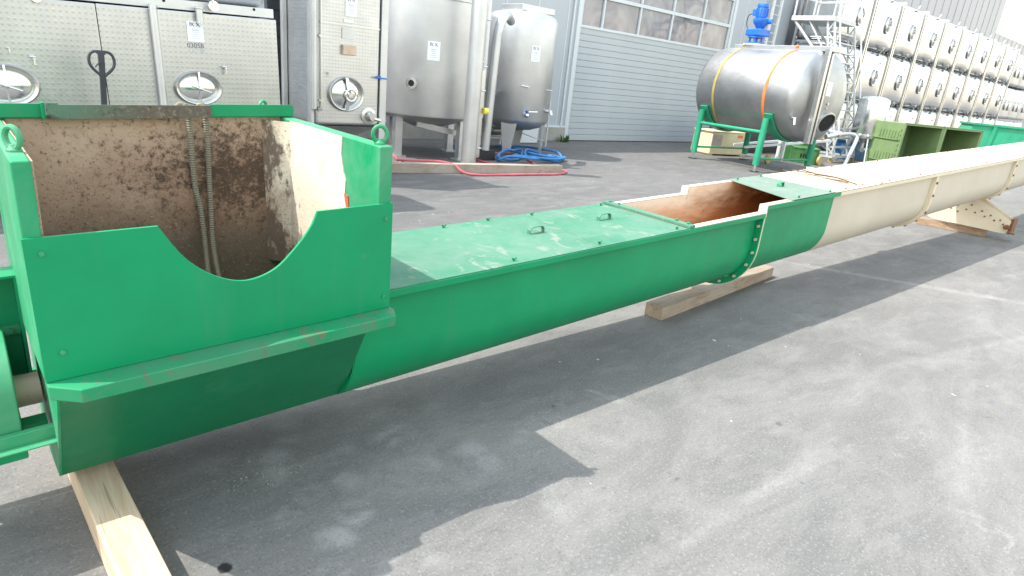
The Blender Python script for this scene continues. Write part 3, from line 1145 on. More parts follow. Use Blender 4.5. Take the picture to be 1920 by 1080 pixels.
conduit([(.85, 3.10, zr + .02), (.856, 3.06, zr + .052), (.862, 3.025, zr + .046), (.866, 3.022, zr + .0), (.868, 3.024, zr - .15), (.866, 3.026, zr - .30), (.865, 3.022, .92), (.855, 2.99, .79), (.84, 2.90, .68), (.83, 2.8, .59)], 'corrugated grey conduit hanging on the right of the pair inside the hopper')

# ------------------------------------------------------------------ beams on the ground
def beamthing(name, label, a, b, wd, ht, mat, cat='beam'):
    q_ = MB()
    q_.beam(a, b, wd, ht)
    o = build(name, q_, mat, bevel=.006)
    return tag(o, label, cat)
beamthing('wooden_beam', 'fresh pale squared beam under the hopper end of the conveyor', (.285, .9, .065), (.205, 3.2, .065), .125, .128, M['wood_new'])
beamthing('wooden_beam', 'short weathered beam lying beneath the bolted joint of the green trough', (3.82, 2.545, .052), (5.89, 2.735, .052), .15, .104, M['wood_old'])
beamthing('wooden_beam', 'brown beam on the ground beneath the folded leg of the cream trough', (11.66, 2.2, .05), (11.5, 3.1, .05), .16, .10, M['wood_y'])
beamthing('wooden_beam', 'long grey timber lying before the cylindrical tanks with a red hose across', (4.2, 8.70, .075), (8.25, 7.98, .075), .16, .148, M['wood_x'])
# crumbs on the ground
cr = MB()
for k in range(420):
    if k < 90:
        x, y = random.gauss(.78, .10), random.gauss(2.2, .05)
        s_ = random.uniform(.002, .006)
    else:
        x, y = random.uniform(.3, 9), random.uniform(.4, 2.6)
        s_ = random.uniform(.0015, .005) * (1 + x * .12)
    a = random.uniform(0, PI)
    c_, s2_ = math.cos(a) * s_, math.sin(a) * s_
    cr.add([(x + c_, y + s2_, .0005), (x - s2_, y + c_, .0005), (x - c_, y - s2_, .0005), (x + s2_, y - c_, .0005), (x, y, s_ * 1.2)], [(0, 1, 4), (1, 2, 4), (2, 3, 4), (3, 0, 4)])
o = build('crumbs', cr, M['stone'])
o['kind'] = 'stuff'
o['label'] = 'pale crumbs and grit scattered over the asphalt'

# ------------------------------------------------------------------ helpers for tanks
def label_sheet(parent, x, y, z, wd, ht, world=True, yaw=0.):
    ry = Matrix.Rotation(yaw, 4, 'Z')
    T = Matrix.Translation((x, y, z)) @ ry
    q_ = MB()
    q_.box(-wd / 2, wd / 2, -.002, .002, -ht / 2, ht / 2)
    q_.v = [tuple(T @ Vector(p)) for p in q_.v]
    o = build('label_sheet', q_, M['paper'], parent, world=world)
    ink = MB()
    ink.c = 0
    u = wd
    # logo: crossing strokes, then grey text lines
    def stroke(a, b, t):
        ink.beam((a[0], -.003, a[1]), (b[0], -.003, b[1]), .0012, t, upv=(0, 0, 1) if abs(a[1] - b[1]) < abs(a[0] - b[0]) else (1, 0, 0))
    zt0 = ht * .33
    for sx in (-.17, .17):
        stroke((sx * u - .1 * u, zt0 + .1 * ht), (sx * u + .12 * u, zt0 - .08 * ht), .05 * u)
        stroke((sx * u + .1 * u, zt0 + .1 * ht), (sx * u - .1 * u, zt0 - .08 * ht), .03 * u)
    stroke((-.30 * u, zt0 - .06 * ht), (-.30 * u, zt0 + .1 * ht), .04 * u)
    ink.c = 1
    for k, (w_, t_) in enumerate(((.3, .045), (.26, .02), (.22, .02), (.34, .018), (.28, .018))):
        zz_ = ht * (.07 - .1 * k)
        stroke((-w_ * u / 1.4, zz_), (w_ * u / 1.4, zz_), t_ * ht)
    ink.v = [tuple(T @ Vector(p)) for p in ink.v]
    build('print', ink, [M['ink'], M['ink_pale']], o, world=world)
    return o

def manway(parent, x, y, z, rx, rz, mat_ring, mat_lid, style=0, world=True):
    """oval pressure door facing -Y"""
    T = Matrix.Translation((x, y, z)) @ Matrix.Rotation(PI / 2, 4, 'X')
    k = rz / rx
    q_ = MB()
    q_.lathe([(rx, 0), (rx * .99, .035), (rx * .93, .055), (rx * .84, .05), (rx * .80, .02), (rx * .78, .0)], 40, T, 1, k)
    ring = build('manway', q_, mat_ring, parent, world=world, sharp=60)
    q_ = MB()
    pr = [(rx * .79, .008)]
    for i in range(7):
        t = i / 6
        pr.append((rx * .78 * (1 - t) + .004, .012 + .045 * math.sin(t * PI / 2)))
    q_.lathe(pr, 36, T, 1, k)
    build('manway_lid', q_, mat_lid, ring, world=world, sharp=60)
    q_ = MB()
    if style == 0:
        q_.tube([(x + rx * .02, y - .05, z + rz * .93), (x, y - .085, z)], .010, 8)
        q_.tube([(x, y - .085, z), (x, y - .05, z - rz * .95)], .007, 8)
        q_.tube([(x - rx * .36, y - .10, z + rz * .16), (x + rx * .42, y - .10, z - rz * .22)], .008, 8)
        q_.sphere((x, y - .09, z), .022)
    else:
        q_.beam((x - rx * .05, y - .045, z + rz * .9), (x, y - .08, z), .05, .025)
        q_.beam((x, y - .08, z), (x - rx * .02, y - .045, z - rz * .9), .05, .025)
        rg = [(x + rx * .1 + .075 * math.cos(a * PI / 10), y - .10, z - .01 + .075 * math.sin(a * PI / 10)) for a in range(20)]
        q_.tube(rg, .016, 8, closed=True)
        q_.cyl((x + rx * .1, y - .10, z - .01), (x + rx * .1, y - .06, z - .01), .03, 12)
    build('manway_clamp', q_, M['steel_bright'], ring, world=world, sharp=60)
    return ring

def tap(parent, x, y, z, s_=1., world=True, mat='steel_bright'):
    q_ = MB()
    q_.cyl((x, y, z), (x, y - .05 * s_, z), .011 * s_, 10)
    q_.cyl((x, y - .045 * s_, z + .004), (x, y - .045 * s_, z - .05 * s_), .010 * s_, 10)
    q_.cyl((x - .03 * s_, y - .05 * s_, z + .012 * s_), (x + .01 * s_, y - .05 * s_, z + .012 * s_), .007 * s_, 8)
    return build('tap', q_, M[mat], parent, world=world)

# ------------------------------------------------------------------ left block of square tanks
TILT = -R(2.0)
def sq_tank(x0, x1, y0, y1, z0, z1, label, name='square_tank'):
    t = thing(name, label, 'tank', ((x0 + x1) / 2, y0, 0), (0, TILT, 0))
    return t
# lower right
t1 = thing('square_tank', 'square dimpled steel tank with the stencil 03058 and a white sheet', 'tank', (1.2, 7.0, -.05), (0, TILT, 0))
ox, oy = 1.2, 7.0
def loc(x, z):
    """world x, z on the front plane -> tank-local"""
    c, s_ = math.cos(-TILT), math.sin(-TILT)
    dx, dz = x - 1.2, z + .05
    return (dx * c + dz * s_ * 1.0, -dx * s_ + dz * c)
def L_(x, z):
    p = Matrix.Rotation(-TILT, 3, 'Y') @ Vector((x - 1.2, 0, z + .05))
    return p.x, p.z
xr, zt1 = L_(2.75, 1.915)
xl, _ = L_(1.145, 1.85)
mb = MB()
mb.box(xl + .001, xr, 0, 1.0, .30, zt1)
build('body', mb, M['steel_dimple'], t1, world=False, bevel=.010, bseg=2)
mb = MB()
for a in (xl + .06, xr - .16):
    for b in (.06, .84):
        mb.box(a, a + .1, b, b + .1, 0.05, .299)
pieces('leg', mb, M['steel_matt'], t1, world=False)
x, z = L_(1.80, 1.235)
x, z = L_(1.95, 1.19)
manway(t1, x, 0, z, .226, .165, M['steel'], M['steel_bright'], 0, False)
x, z = L_(1.955, 1.715)
label_sheet(t1, x, -.006, z, .15, .185, False)
x, z = L_(1.95, 1.585)
text('lettering', '03058', .062, M['ink'], t1, (x, -.004, z), world=False)
x, z = L_(1.955, 1.54)
text('lettering', '1 6,5 hl', .05, M['ink_pale'], t1, (x, -.004, z), world=False)
x, z = L_(2.21, 1.40)
tap(t1, x, 0, z, 1.1, False)
x, z = L_(1.585, 1.91)
x2, z2_ = L_(1.555, .8)
mb = MB()
mb.cyl((x, -.055, z), (x, -.055, z2_), .034, 16)
mb.cyl((x + .06, 0.0, z - .02), (x, -.05, z - .02), .012, 8)
build('downpipe', mb, M['steel_matt'], t1, world=False)
x, z = L_(1.985, 1.89)
mb = MB()
mb.cyl((x, -.06, z + .03), (x, -.06, z - .10), .032, 16)
mb.cyl((x, -.06, z + .0), (x, 0, z), .016, 10)
mb.lathe([(.030, 0), (.042, .004), (.042, .016), (.030, .02)], 16, Matrix.Translation((x, -.06, z + .03)))
build('drain_spout', mb, M['steel_matt'], t1, world=False)
# lower left
t0 = thing('square_tank', 'square dimpled steel tank at the left edge behind the pallet truck handle', 'tank', (1.2, 7.0, -.05), (0, TILT, 0))
mb = MB()
mb.box(xl - 2.2, xl - .001, 0, 1.0, .30, zt1 - .002)
build('body', mb, M['steel_dimple'], t0, world=False, bevel=.010, bseg=2)
mb = MB()
for a in (xl - 2.1, xl - .16):
    for b in (.06, .84):
        mb.box(a, a + .1, b, b + .1, 0.05, .299)
pieces('leg', mb, M['steel_matt'], t0, world=False)
x, z = L_(.435, 1.125)
manway(t0, x, 0, z, .235, .175, M['steel'], M['steel_bright'], 0, False)
x, z = L_(.65, 1.36)
tap(t0, x, 0, z, 1.1, False)
x, z = L_(.49, 1.42)
tap(t0, x, 0, z, .6, False)
# upper tank resting on both
tu = thing('square_tank', 'matt steel tank resting on top of the two dimpled square tanks', 'tank', (1.2, 7.0, -.05), (0, TILT, 0))
mb = MB()
mb.box(xl - 2.2, xr - .02, .012, 1.0, zt1 + .012, zt1 + .10)
pieces('base_frame', mb, M['steel_matt'], tu, world=False, bevel=.004)
mb = MB()
mb.lathe([(.02, 0), (.02, .001)], 8)
mb = MB()
pts = [(-.0, zt1 + .10), (0.02, zt1 + .55), (.02, zt1 + .85)]
mb.box(xl - 2.18, xr - .05, .05, .98, zt1 + .101, zt1 + .95)
build('body', mb, M['steel_matt'], tu, world=False, bevel=.12, bseg=4)
for (wx, wz) in ((1.70, 1.945), (2.53, 1.975), (.95, 1.93)):
    x, z = L_(wx, wz)
    mb = MB()
    mb.cyl((x, .010, z + .012), (x, .0119, z + .012), .014, 12)
    build('bolt_hole', mb, M['black'], tu, world=False)
x, z = L_(2.115, 1.965)
mb = MB()
mb.cyl((x, .011, z), (x, -.05, z), .028, 14)
mb.cyl((x, -.05, z), (x, -.08, z), .046, 18)
mb.tube([(x, -.075, z + .03), (x - .02, -.085, z + .055), (x - .16, -.085, z + .085)], .012, 8)
pieces('valve', mb, M['steel_bright'], tu, world=False)
x, z = L_(.72, 1.845)
mb = MB()
mb.cyl((x, .011, z), (x, -.05, z), .04, 14)
pieces('valve', mb, M['steel_bright'], tu, world=False)

# pallet truck: handle visible over the hopper
pj = thing('pallet_truck', 'dark grey pallet truck with its loop handle upright before the tanks', 'pallet truck', (.93, 6.3, 0))
hx, hy = 1.03, 6.28
mb = MB()
loop = []
for (a, b) in ((-.012, .0), (-.05, .0), (-.076, -.02), (-.088, -.06), (-.082, -.105), (-.055, -.145), (-.012, -.185)):
    loop.append((hx + a, hy, 1.475 + b))
lp2 = [(2 * hx - p[0], p[1], p[2]) for p in reversed(loop)]
mb.tube(smooth(loop, 5), .0115, 10)
mb.tube(smooth(lp2, 5), .0115, 10)
mb.box(hx - .03, hx + .03, hy - .012, hy + .012, 1.455, 1.487)
build('handle_loop', mb, M['charcoal'], pj)
mb = MB()
mb.prism([(-.022, 1.47), (.022, 1.47), (.024, 1.26), (.021, .55), (-.021, .55), (-.018, 1.26)], lambda u, v, t: (hx + u - (1.47 - v) * .035, hy + t + (1.47 - v) * .05, v), -.015, .015)
build('tiller', mb, M['charcoal'], pj, bevel=.004)
mb = MB()
mb.tube([(hx - .005, hy - .02, 1.40), (hx - .04, hy - .03, 1.375), (hx - .055, hy - .03, 1.355)], .006, 8)
build('release_lever', mb, M['charcoal'], pj)
mb = MB()
mb.cyl((hx - .03, hy + .05, .12), (hx - .03, hy + .05, .56), .07, 16)
mb.box(hx - .20, hx + .14, hy + .10, hy + .16, .10, .34)
build('pump_unit', mb, M['charcoal'], pj, bevel=.006)
for sx in (-.27, .05):
    mb = MB()
    mb.box(hx + sx, hx + sx + .16, hy + .162, hy + .62, .05, .10)
    build('fork', mb, M['charcoal'], pj, bevel=.006)
for sx in (-.09, .03):
    mb = MB()
    mb.cyl((hx + sx - .025, hy + .05, .0805), (hx + sx + .025, hy + .05, .0805), .08, 18)
    build('wheel', mb, M['dark'], pj)

# ------------------------------------------------------------------ tall dimpled tank
T2 = thing('storage_tank', 'tall narrow quilted steel tank with an oval manway beside the round tanks', 'tank', (4.1, 8.5, 0))
xf0, xf1, yf = 3.63, 4.55, 8.0
mb = MB()
mb.box(xf0, xf1, yf, yf + .92, .74, 2.72)
build('body', mb, M['steel_dimple2'], T2, bevel=.05, bseg=4)
mb = MB()   # bottom wedge
mb.loft([[(xf0 + .02, yf + .02, .738), (xf1 - .02, yf + .02, .738), (xf1 - .02, yf + .9, .738), (xf0 + .02, yf + .9, .738)],
         [(3.92, yf + .3, .56), (4.3, yf + .3, .56), (4.3, yf + .6, .56), (3.92, yf + .6, .56)]], True)
mb.box(3.92, 4.3, yf + .3, yf + .6, .555, .5595)
build('bottom', mb, M['steel_dimple2'], T2)
mb = MB()
mb.box(4.552, 4.655, yf - .01, yf + .10, .05, 2.75)
mb.box(4.552, 4.655, yf + .84, yf + .93, .05, 2.75)
pieces('corner_post', mb, M['steel_matt'], T2, bevel=.008)
mb = MB()
mb.box(3.56, 3.626, yf + .86, yf + .93, .05, 2.75)
mb.box(3.575, 3.627, yf + .02, yf + .12, .05, 2.75)
pieces('corner_post', mb, M['steel_matt'], T2, bevel=.008)
mb = MB()
mb.cyl((3.60, yf - .03, .95), (3.60, yf - .03, 2.75), .035, 14)
build('level_pipe', mb, M['steel_matt'], T2)
mb = MB()
mb.cyl((3.69, yf - .03, .98), (3.69, yf - .03, 2.75), .012, 10)
mb.box(3.66, 3.72, yf - .04, yf, 1.83, 1.85)
mb.box(3.66, 3.72, yf - .04, yf, 1.05, 1.07)
build('sight_tube', mb, M['steel'], T2)
mb = MB()
mb.box(xf0 + .04, xf1 - .02, yf - .006, yf - .0005, 1.995, 2.012)
mb.box(xf0 + .04, xf1 - .02, yf - .006, yf - .0005, .80, .815)
pieces('seam', mb, M['steel'], T2)
manway(T2, 4.048, yf, 1.157, .26, .225, M['steel'], M['steel_bright'], 1)
label_sheet(T2, 4.11, yf - .006, 2.23, .165, .24)
mb = MB()
mb.box(4.01, 4.14, yf - .008, yf - .001, 2.035, 2.07)
build('name_plate', mb, M['paper'], T2)
mb = MB()
mb.box(3.985, 4.155, yf - .012, yf - .001, 1.84, 1.97)
build('name_plate', mb, M['steel_matt'], T2)
mb = MB()
mb.box(3.985, 4.17, yf - .05, yf - .001, 1.645, 1.765)
build('control_box', mb, M['beige_box'], T2, bevel=.006)
q_ = MB()
q_.lathe([(.11, 0), (.11, .02), (.07, .03), (.06, .07), (.035, .10), (.05, .11), (.05, .14)], 20, Matrix.Translation((4.384, yf, .885)) @ Matrix.Rotation(PI / 2, 4, 'X'))
q_.cyl((4.40, yf - .13, .86), (4.50, yf - .13, .84), .025, 10)
build('drain_valve', q_, M['steel'], T2)
tap(T2, 3.80, yf, 1.405, .8)
q_ = MB()
q_.cyl((4.516, yf, 1.40), (4.516, yf - .06, 1.40), .02, 10)
q_.beam((4.45, yf - .06, 1.40), (4.62, yf - .06, 1.385), .012, .018)
build('tap', q_, M['blue'], T2)
q_ = MB()
q_.cyl((3.66, yf, .96), (3.66, yf - .08, .95), .03, 10)
build('tap', q_, M['steel'], T2)

# added dark sheet, darkening the gap between square and quilted tank
gp = thing('gap_backdrop', 'added dark ribbed screen in the gap left of the quilted tank', 'backdrop', (3.9, 9.4, 0))
mb = MB()
mb.box(3.55, 4.3, 9.35, 9.45, 0, 2.8)
build('sheet', mb, M['charcoal'], gp)
mb = MB()
for k in range(16):
    mb.box(3.55, 4.3, 9.335, 9.349, .1 + k * .17, .16 + k * .17)
build('rib', mb, M['charcoal'], gp)

# ------------------------------------------------------------------ round tank with conical bottom
def circ_T(x, y, z):
    return Matrix.Translation((x, y, z))
T3 = thing('round_tank', 'wide round steel tank with an open flange pipe, standing beside the quilted tank', 'tank', (6.85, 10.3, 0))
cx, cy, rr3 = 6.85, 10.3, 1.05
mb = MB()
mb.lathe([(.12, .48), (.5, .60), (.95, .73), (rr3 - .01, .765), (rr3, .80), (rr3, 2.66), (rr3 + .03, 2.665), (rr3 + .03, 2.70), (rr3 - .1, 2.71), (.3, 2.85), (.2, 2.86)], 64, circ_T(cx, cy, 0))
build('body', mb, M['steel_matt'], T3)
for a in (200, 290, 20, 110):
    x, y = cx + .82 * math.cos(R(a)), cy + .82 * math.sin(R(a))
    mb = MB()
    mb.box(x - .07, x + .07, y - .06, y + .06, .03, .74)
    mb.box(x - .13, x + .13, y - .12, y + .12, 0.001, .03)
    pieces('leg', mb, M['steel_matt'], T3)
d = Vector((5.75 - cx, 9.5 - cy, 0)).normalized()
d = Vector((-.93, -.85, 0)).normalized()
T_ = Matrix.Translation(Vector((cx, cy, 1.30)) + d * (rr3 - .01)) @ d.to_track_quat('Z', 'Y').to_matrix().to_4x4()
mb = MB()
mb.lathe([(.05, 0), (.05, .05), (.095, .051), (.095, .075), (.052, .076), (.05, .03)], 24, T_)
build('flange_pipe', mb, M['steel_bright'], T3)
mb = MB()
mb.lathe([(.051, .055), (.051, .0765), (.0, .077)], 20, T_)
build('pipe_mouth', mb, M['black'], T3)
da = math.atan2(-1, -.56)
px, py = cx + (rr3 + .006) * math.cos(da), cy + (rr3 + .006) * math.sin(da)
label_sheet(T3, px, py, 1.845, .21, .30, True, da + PI / 2)
mb = MB()
mb.cyl((cx + .55, cy - .95, .80), (cx + .55, cy - .95, 2.9), .06, 14)
build('riser_pipe', mb, M['steel_matt'], T3)
mb = MB()
mb.beam((6.4, 9.9, .60), (7.55, 9.75, .40), .06, .10)
build('outlet_pipe', mb, M['steel_matt'], T3)

# upright steel column
po = thing('steel_column', 'round matt steel column standing in front of the two round tanks', 'column', (6.72, 8.72, 0))
mb = MB()
mb.lathe([(.13, 0.0), (.13, 3.4)], 28, circ_T(6.72, 8.72, 0))
build('tube', mb, M['steel_matt'], po)
mb = MB()
mb.box(6.86, 6.94, 8.70, 8.76, .18, 1.62)
pieces('side_rail', mb, M['steel'], po, bevel=.004)
mb = MB()
for z in (.35, 1.30, 1.68, 2.4):
    mb.cyl((6.85, 8.66, z), (6.92, 8.64, z), .012, 8)
mb.cyl((6.84, 8.72, 1.75), (6.88, 8.72, 1.75), .03, 8)
pieces('stud', mb, M['steel_bright'], po)
mb = MB()
mb.cyl((6.945, 8.69, .97), (7.03, 8.67, .97), .055, 14)
build('cap', mb, M['cap_yellow'], po, bevel=.006)

# slim round tank on four feet
T4 = thing('round_tank', 'slim domed steel tank on sheet metal feet nearest the big door', 'tank', (9.35, 10.6, 0))
cx, cy, rr4 = 9.35, 10.62, .74
prof = [(.1, .46), (.4, .50), (.62, .58), (.71, .66), (rr4, .72), (rr4, 2.62), (.73, 2.68), (.68, 2.75), (.58, 2.80), (.4, 2.84), (.2, 2.86)]
mb = MB()
mb.lathe(prof, 56, circ_T(cx, cy, 0))
build('body', mb, M['steel_matt'], T4)
mb = MB()
mb.box(cx - .35, cx + .55, cy - .35, cy + .35, 2.83, 2.95)
build('top_frame', mb, M['steel_matt'], T4, bevel=.01)
for a in (220, 305, 40, 130):
    ca, sa = math.cos(R(a)), math.sin(R(a))
    mb = MB()
    mb.prism([(-.17, .66), (.17, .66), (.08, 0.001), (-.08, 0.001)], lambda u, v, t: (cx + ca * (.62 + t) - sa * u, cy + sa * (.62 + t) + ca * u, v), 0, .05)
    build('foot', mb, M['steel_matt'], T4, bevel=.004)
def on4(adeg, z, out=.0):
    return Vector((cx + (rr4 + out) * math.cos(R(adeg)), cy + (rr4 + out) * math.sin(R(adeg)), z))
av = math.degrees(math.atan2(-cy, -cx))   # towards the camera
label_sheet(T4, *on4(av + 25, 2.03, .005), .20, .30, True, R(av + 25) + PI / 2)
q_ = MB()
q_.tube([on4(av + 18, 1.375), on4(av + 18, 1.375, .06)], .012, 8)
q_.tube([on4(av + 18, 1.385, .05), on4(av + 6, 1.40, .06)], .013, 8)
build('tap', q_, M['steel_bright'], T4)
q_ = MB()
q_.tube([on4(av + 52, 1.36, .03), on4(av + 70, 1.35, .06)], .010, 8)
build('thermometer', q_, M['steel_bright'], T4)
q_ = MB()
q_.tube([on4(av + 18, .83), on4(av + 18, .83, .10)], .035, 12)
q_.sphere(on4(av + 18, .83, .10), .05)
build('ball_valve', q_, M['steel_bright'], T4)
q_ = MB()
q_.tube([on4(av + 18, .90, .10), on4(av + 16, .91, .12)], .03, 10)
build('valve_cap', q_, M['blue'], T4)
q_ = MB()
q_.tube([on4(av + 20, .905, .12), on4(av + 32, .915, .14)], .012, 8)
build('valve_lever', q_, M['white_metal'], T4)
q_ = MB()
q_.tube([on4(av + 62, .93), on4(av + 62, .93, .12), on4(av + 62, .86, .14)], .04, 12)
q_.tube([on4(av + 60, 1.2, .10), on4(av + 60, .2, .10)], .016, 8)
build('side_valve', q_, M['steel_matt'], T4)
q_ = MB()
q_.tube([on4(av - 30, .55, -.2), on4(av + 62, .30, .10)], .008, 6)
build('cross_rod', q_, M['steel'], T4)
# overflow pipe
op = thing('overflow_pipe', 'bent steel pipe running down between the column and the slim domed tank', 'pipe', (7.7, 9.55, .16))
pp = [(8.45, 9.95, 2.56), (8.15, 9.70, 2.62), (7.92, 9.55, 2.55), (7.80, 9.50, 2.35), (7.76, 9.50, 2.0), (7.70, 9.50, .19)]
mb = MB()
mb.tube(smooth(pp, 6), .085, 16)
build('tube', mb, M['steel_matt'], op)
mb = MB()
mb.box(7.5, 7.9, 9.42, 9.6, 0.0, .185)
build('foot_block', mb, M['dark'], op)
# pump between the feet
pu = thing('small_pump', 'small grey pump on a stand in the shade under the slim domed tank', 'pump', (9.4, 11.3, 0))
mb = MB()
mb.cyl((9.25, 11.25, .36), (9.55, 11.25, .36), .11, 14)
mb.sphere((9.2, 11.25, .38), .12)
build('motor', mb, M['steel_dirty'], pu)
mb = MB()
mb.box(9.05, 9.7, 11.1, 11.4, .2, .235)
for x in (9.08, 9.64):
    mb.box(x, x + .04, 11.1, 11.14, 0, .2)
    mb.box(x, x + .04, 11.36, 11.4, 0, .2)
pieces('stand', mb, M['white_metal'], pu)
wp = MB()
wp.box(10.25, 11.2, 11.75, 11.79, .02, .62)
tag(build('board', wp, M['trim'], bevel=.004), 'pale board leaning against the plinth behind the slim domed tank', 'board')
# cable from the hole in the plinth
mb = MB()
mb.lathe([(.075, 0), (.075, .006)], 16, Matrix.Translation((-3.87, -.0505, .17)) @ Matrix.Rotation(PI / 2, 4, 'X'))
build('cable_hole', mb, M['black'], bld, world=False)
mb = MB()
mb.tube(smooth([(8.95, 12.3, .17), (8.7, 12.0, .12), (8.3, 11.3, .03), (8.0, 10.6, .02)], 6), .018, 8)
tag(build('cable', mb, M['blue_hose']), 'thin blue cable coming out of the hole in the plinth', 'cable')

# hoses
mb = MB()
P = [(5.3, 8.72, .16), (5.45, 8.62, .166), (5.65, 8.56, .168), (5.95, 8.44, .166), (6.12, 8.30, .13), (6.2, 8.14, .04), (6.4, 8.0, .02), (6.9, 7.93, .02), (7.5, 7.88, .02), (8.0, 7.83, .02), (8.35, 7.93, .02), (8.52, 8.16, .02), (8.45, 8.4, .022), (8.3, 8.62, .025), (8.5, 8.98, .02), (8.75, 9.4, .02)]
mb.tube(smooth(P, 8), .020, 10)
tag(build('red_hose', mb, M['red_hose']), 'faded red hose looping over the long grey timber', 'hose', 'red hoses by the tanks')
mb = MB()
mb.tube(smooth([(8.95, 10.1, .02), (8.6, 10.14, .02), (8.2, 10.08, .02), (7.8, 9.8, .02), (7.5, 9.5, .02), (7.45, 9.1, .02), (7.6, 8.8, .02), (8.0, 8.65, .02)], 8), .020, 10)
tag(build('red_hose', mb, M['red_hose']), 'faded red hose curving behind the column foot to the blue coil', 'hose', 'red hoses by the tanks')
mb = MB()
mb.tube(smooth([(6.4, 11.0, .02), (6.2, 10.5, .02), (6.0, 10.0, .02), (5.82, 9.55, .02), (5.62, 9.1, .02), (5.5, 8.85, .06), (5.42, 8.74, .16)], 8), .020, 10)
tag(build('red_hose', mb, M['red_hose']), 'faded red hose running under the wide round tank to the timber', 'hose', 'red hoses by the tanks')
mb = MB()
P = [(9.38, 11.2), (9.82, 10.85), (9.9, 10.3), (9.76, 9.57), (9.33, 9.06), (8.83, 9.16), (8.71, 9.43), (9.31, 10.02), (9.5, 9.66), (9.42, 9.18), (8.63, 9.01), (8.05, 9.16), (7.89, 9.29), (8.23, 9.72), (8.79, 10.05), (9.02, 9.9), (8.48, 9.38), (7.95, 9.25), (8.05, 9.5), (8.73, 10.0), (9.2, 9.95), (9.6, 9.5), (9.15, 9.2), (8.9, 9.55), (9.3, 9.8), (9.7, 9.3), (9.0, 8.95), (8.3, 9.2), (8.2, 9.45), (8.75, 9.75)]
P = [(x, y, .03 + .03 * (i % 4)) for i, (x, y) in enumerate(P)]
mb.tube(smooth(P, 8), .024, 10)
tag(build('blue_hose', mb, M['blue_hose']), 'blue hose lying in tangled coils at the feet of the slim domed tank', 'hose')

# ------------------------------------------------------------------ horizontal tank on green cradle
HX, HZ, HR = 15.2, 1.77, 1.0
ht = thing('horizontal_tank', 'weathered steel tank lying in green cradles before the big door', 'tank', (HX, 8.1, 0))
Ty = Matrix.Translation((HX, 0, HZ)) @ Matrix.Rotation(-PI / 2, 4, 'X')      # local z -> +Y
prof = []
y0, y1 = 6.75, 9.35
for i in range(9):
    a = PI / 2 * i / 8
    prof.append((max(.02, HR * math.sin(a)), y0 - .36 * math.cos(a)))
for i in range(9):
    a = PI / 2 * (1 - i / 8)
    prof.append((max(.02, HR * math.sin(a)), y1 + .34 * math.cos(a)))
mb = MB()
mb.lathe(prof, 72, Ty)
build('body', mb, M['steel_dirty'], ht, sharp=50)
# top channel
mb = MB()
mb.box(HX - .22, HX + .22, 6.5, 9.15, HZ + HR - .03, HZ + HR + .07)
build('top_channel', mb, M['steel_matt'], ht, bevel=.006)
# front stile on the dome
mb = MB()
mb.box(HX - .60, HX - .52, 6.26, 6.36, .78, HZ + HR - .02)
mb.box(HX - .46, HX - .40, 6.26, 6.36, .78, HZ + HR - .10)
pieces('front_channel', mb, M['steel'], ht)
q_ = MB()
T_ = Matrix.Translation((HX + .12, 6.45, 1.27)) @ Matrix.Rotation(R(108), 4, 'X')
q_.lathe([(.30, -.05), (.30, .06), (.26, .07), (.25, .0)], 32, T_, 1, .8)
build('hatch_rim', q_, M['steel'], ht)
q_ = MB()
q_.lathe([(.255, .02), (.255, .045), (.02, .046)], 32, T_, 1, .8)
build('hatch_opening', q_, M['black'], ht)
q_ = MB()
q_.cyl((HX - .86, 6.62, 1.28), (HX - .98, 6.45, 1.28), .03, 10)
q_.cyl((HX - .98, 6.45, 1.30), (HX - .98, 6.42, 1.16), .025, 10)
q_.cyl((HX - 1.06, 6.47, 1.31), (HX - .94, 6.44, 1.30), .015, 8)
build('tap', q_, M['steel_bright'], ht)
q_ = MB()
q_.box(HX - .2, HX - .02, 6.375, 6.378, 1.82, 2.12)
build('label_sheet', q_, M['paper'], ht)
q_ = MB()
q_.cyl((HX - .02, 6.42, 1.66), (HX - .02, 6.37, 1.66), .03, 10)
q_.cyl((HX - .02, 6.42, 1.56), (HX - .02, 6.38, 1.56), .02, 10)
pieces('gauge', q_, M['steel'], ht)
# straps are separate things round the tank
def strap(y, mat, label, name):
    q_ = MB()
    r1 = HR + .006
    P1 = [(HX + r1 * math.cos(R(a)), y, HZ + r1 * math.sin(R(a))) for a in range(102, 240, 6)]
    P1 = [(HX - .22, y, HZ + HR + .078), (HX - .24, y, HZ + HR + .055)] + P1
    q_.loft([[(x, y - .035, z) for x, _, z in P1], [(x, y + .035, z) for x, _, z in P1]])
    q_.beam((HX + .26, y, HZ + HR + .0775), (HX - .22, y, HZ + HR + .0775), .07, .004)
    P2 = [(HX + r1 * math.cos(R(a)), y, HZ + r1 * math.sin(R(a))) for a in range(-60, 79, 6)]
    q_.loft([[(x, y - .035, z) for x, _, z in P2], [(x, y + .035, z) for x, _, z in P2]])
    tag(build(name, q_, mat), label, 'strap')
strap(7.35, M['orange'], 'orange lashing strap round the lying tank', 'lashing_strap')
strap(8.85, M['yellow'], 'dull yellow lashing strap round the lying tank', 'lashing_strap')
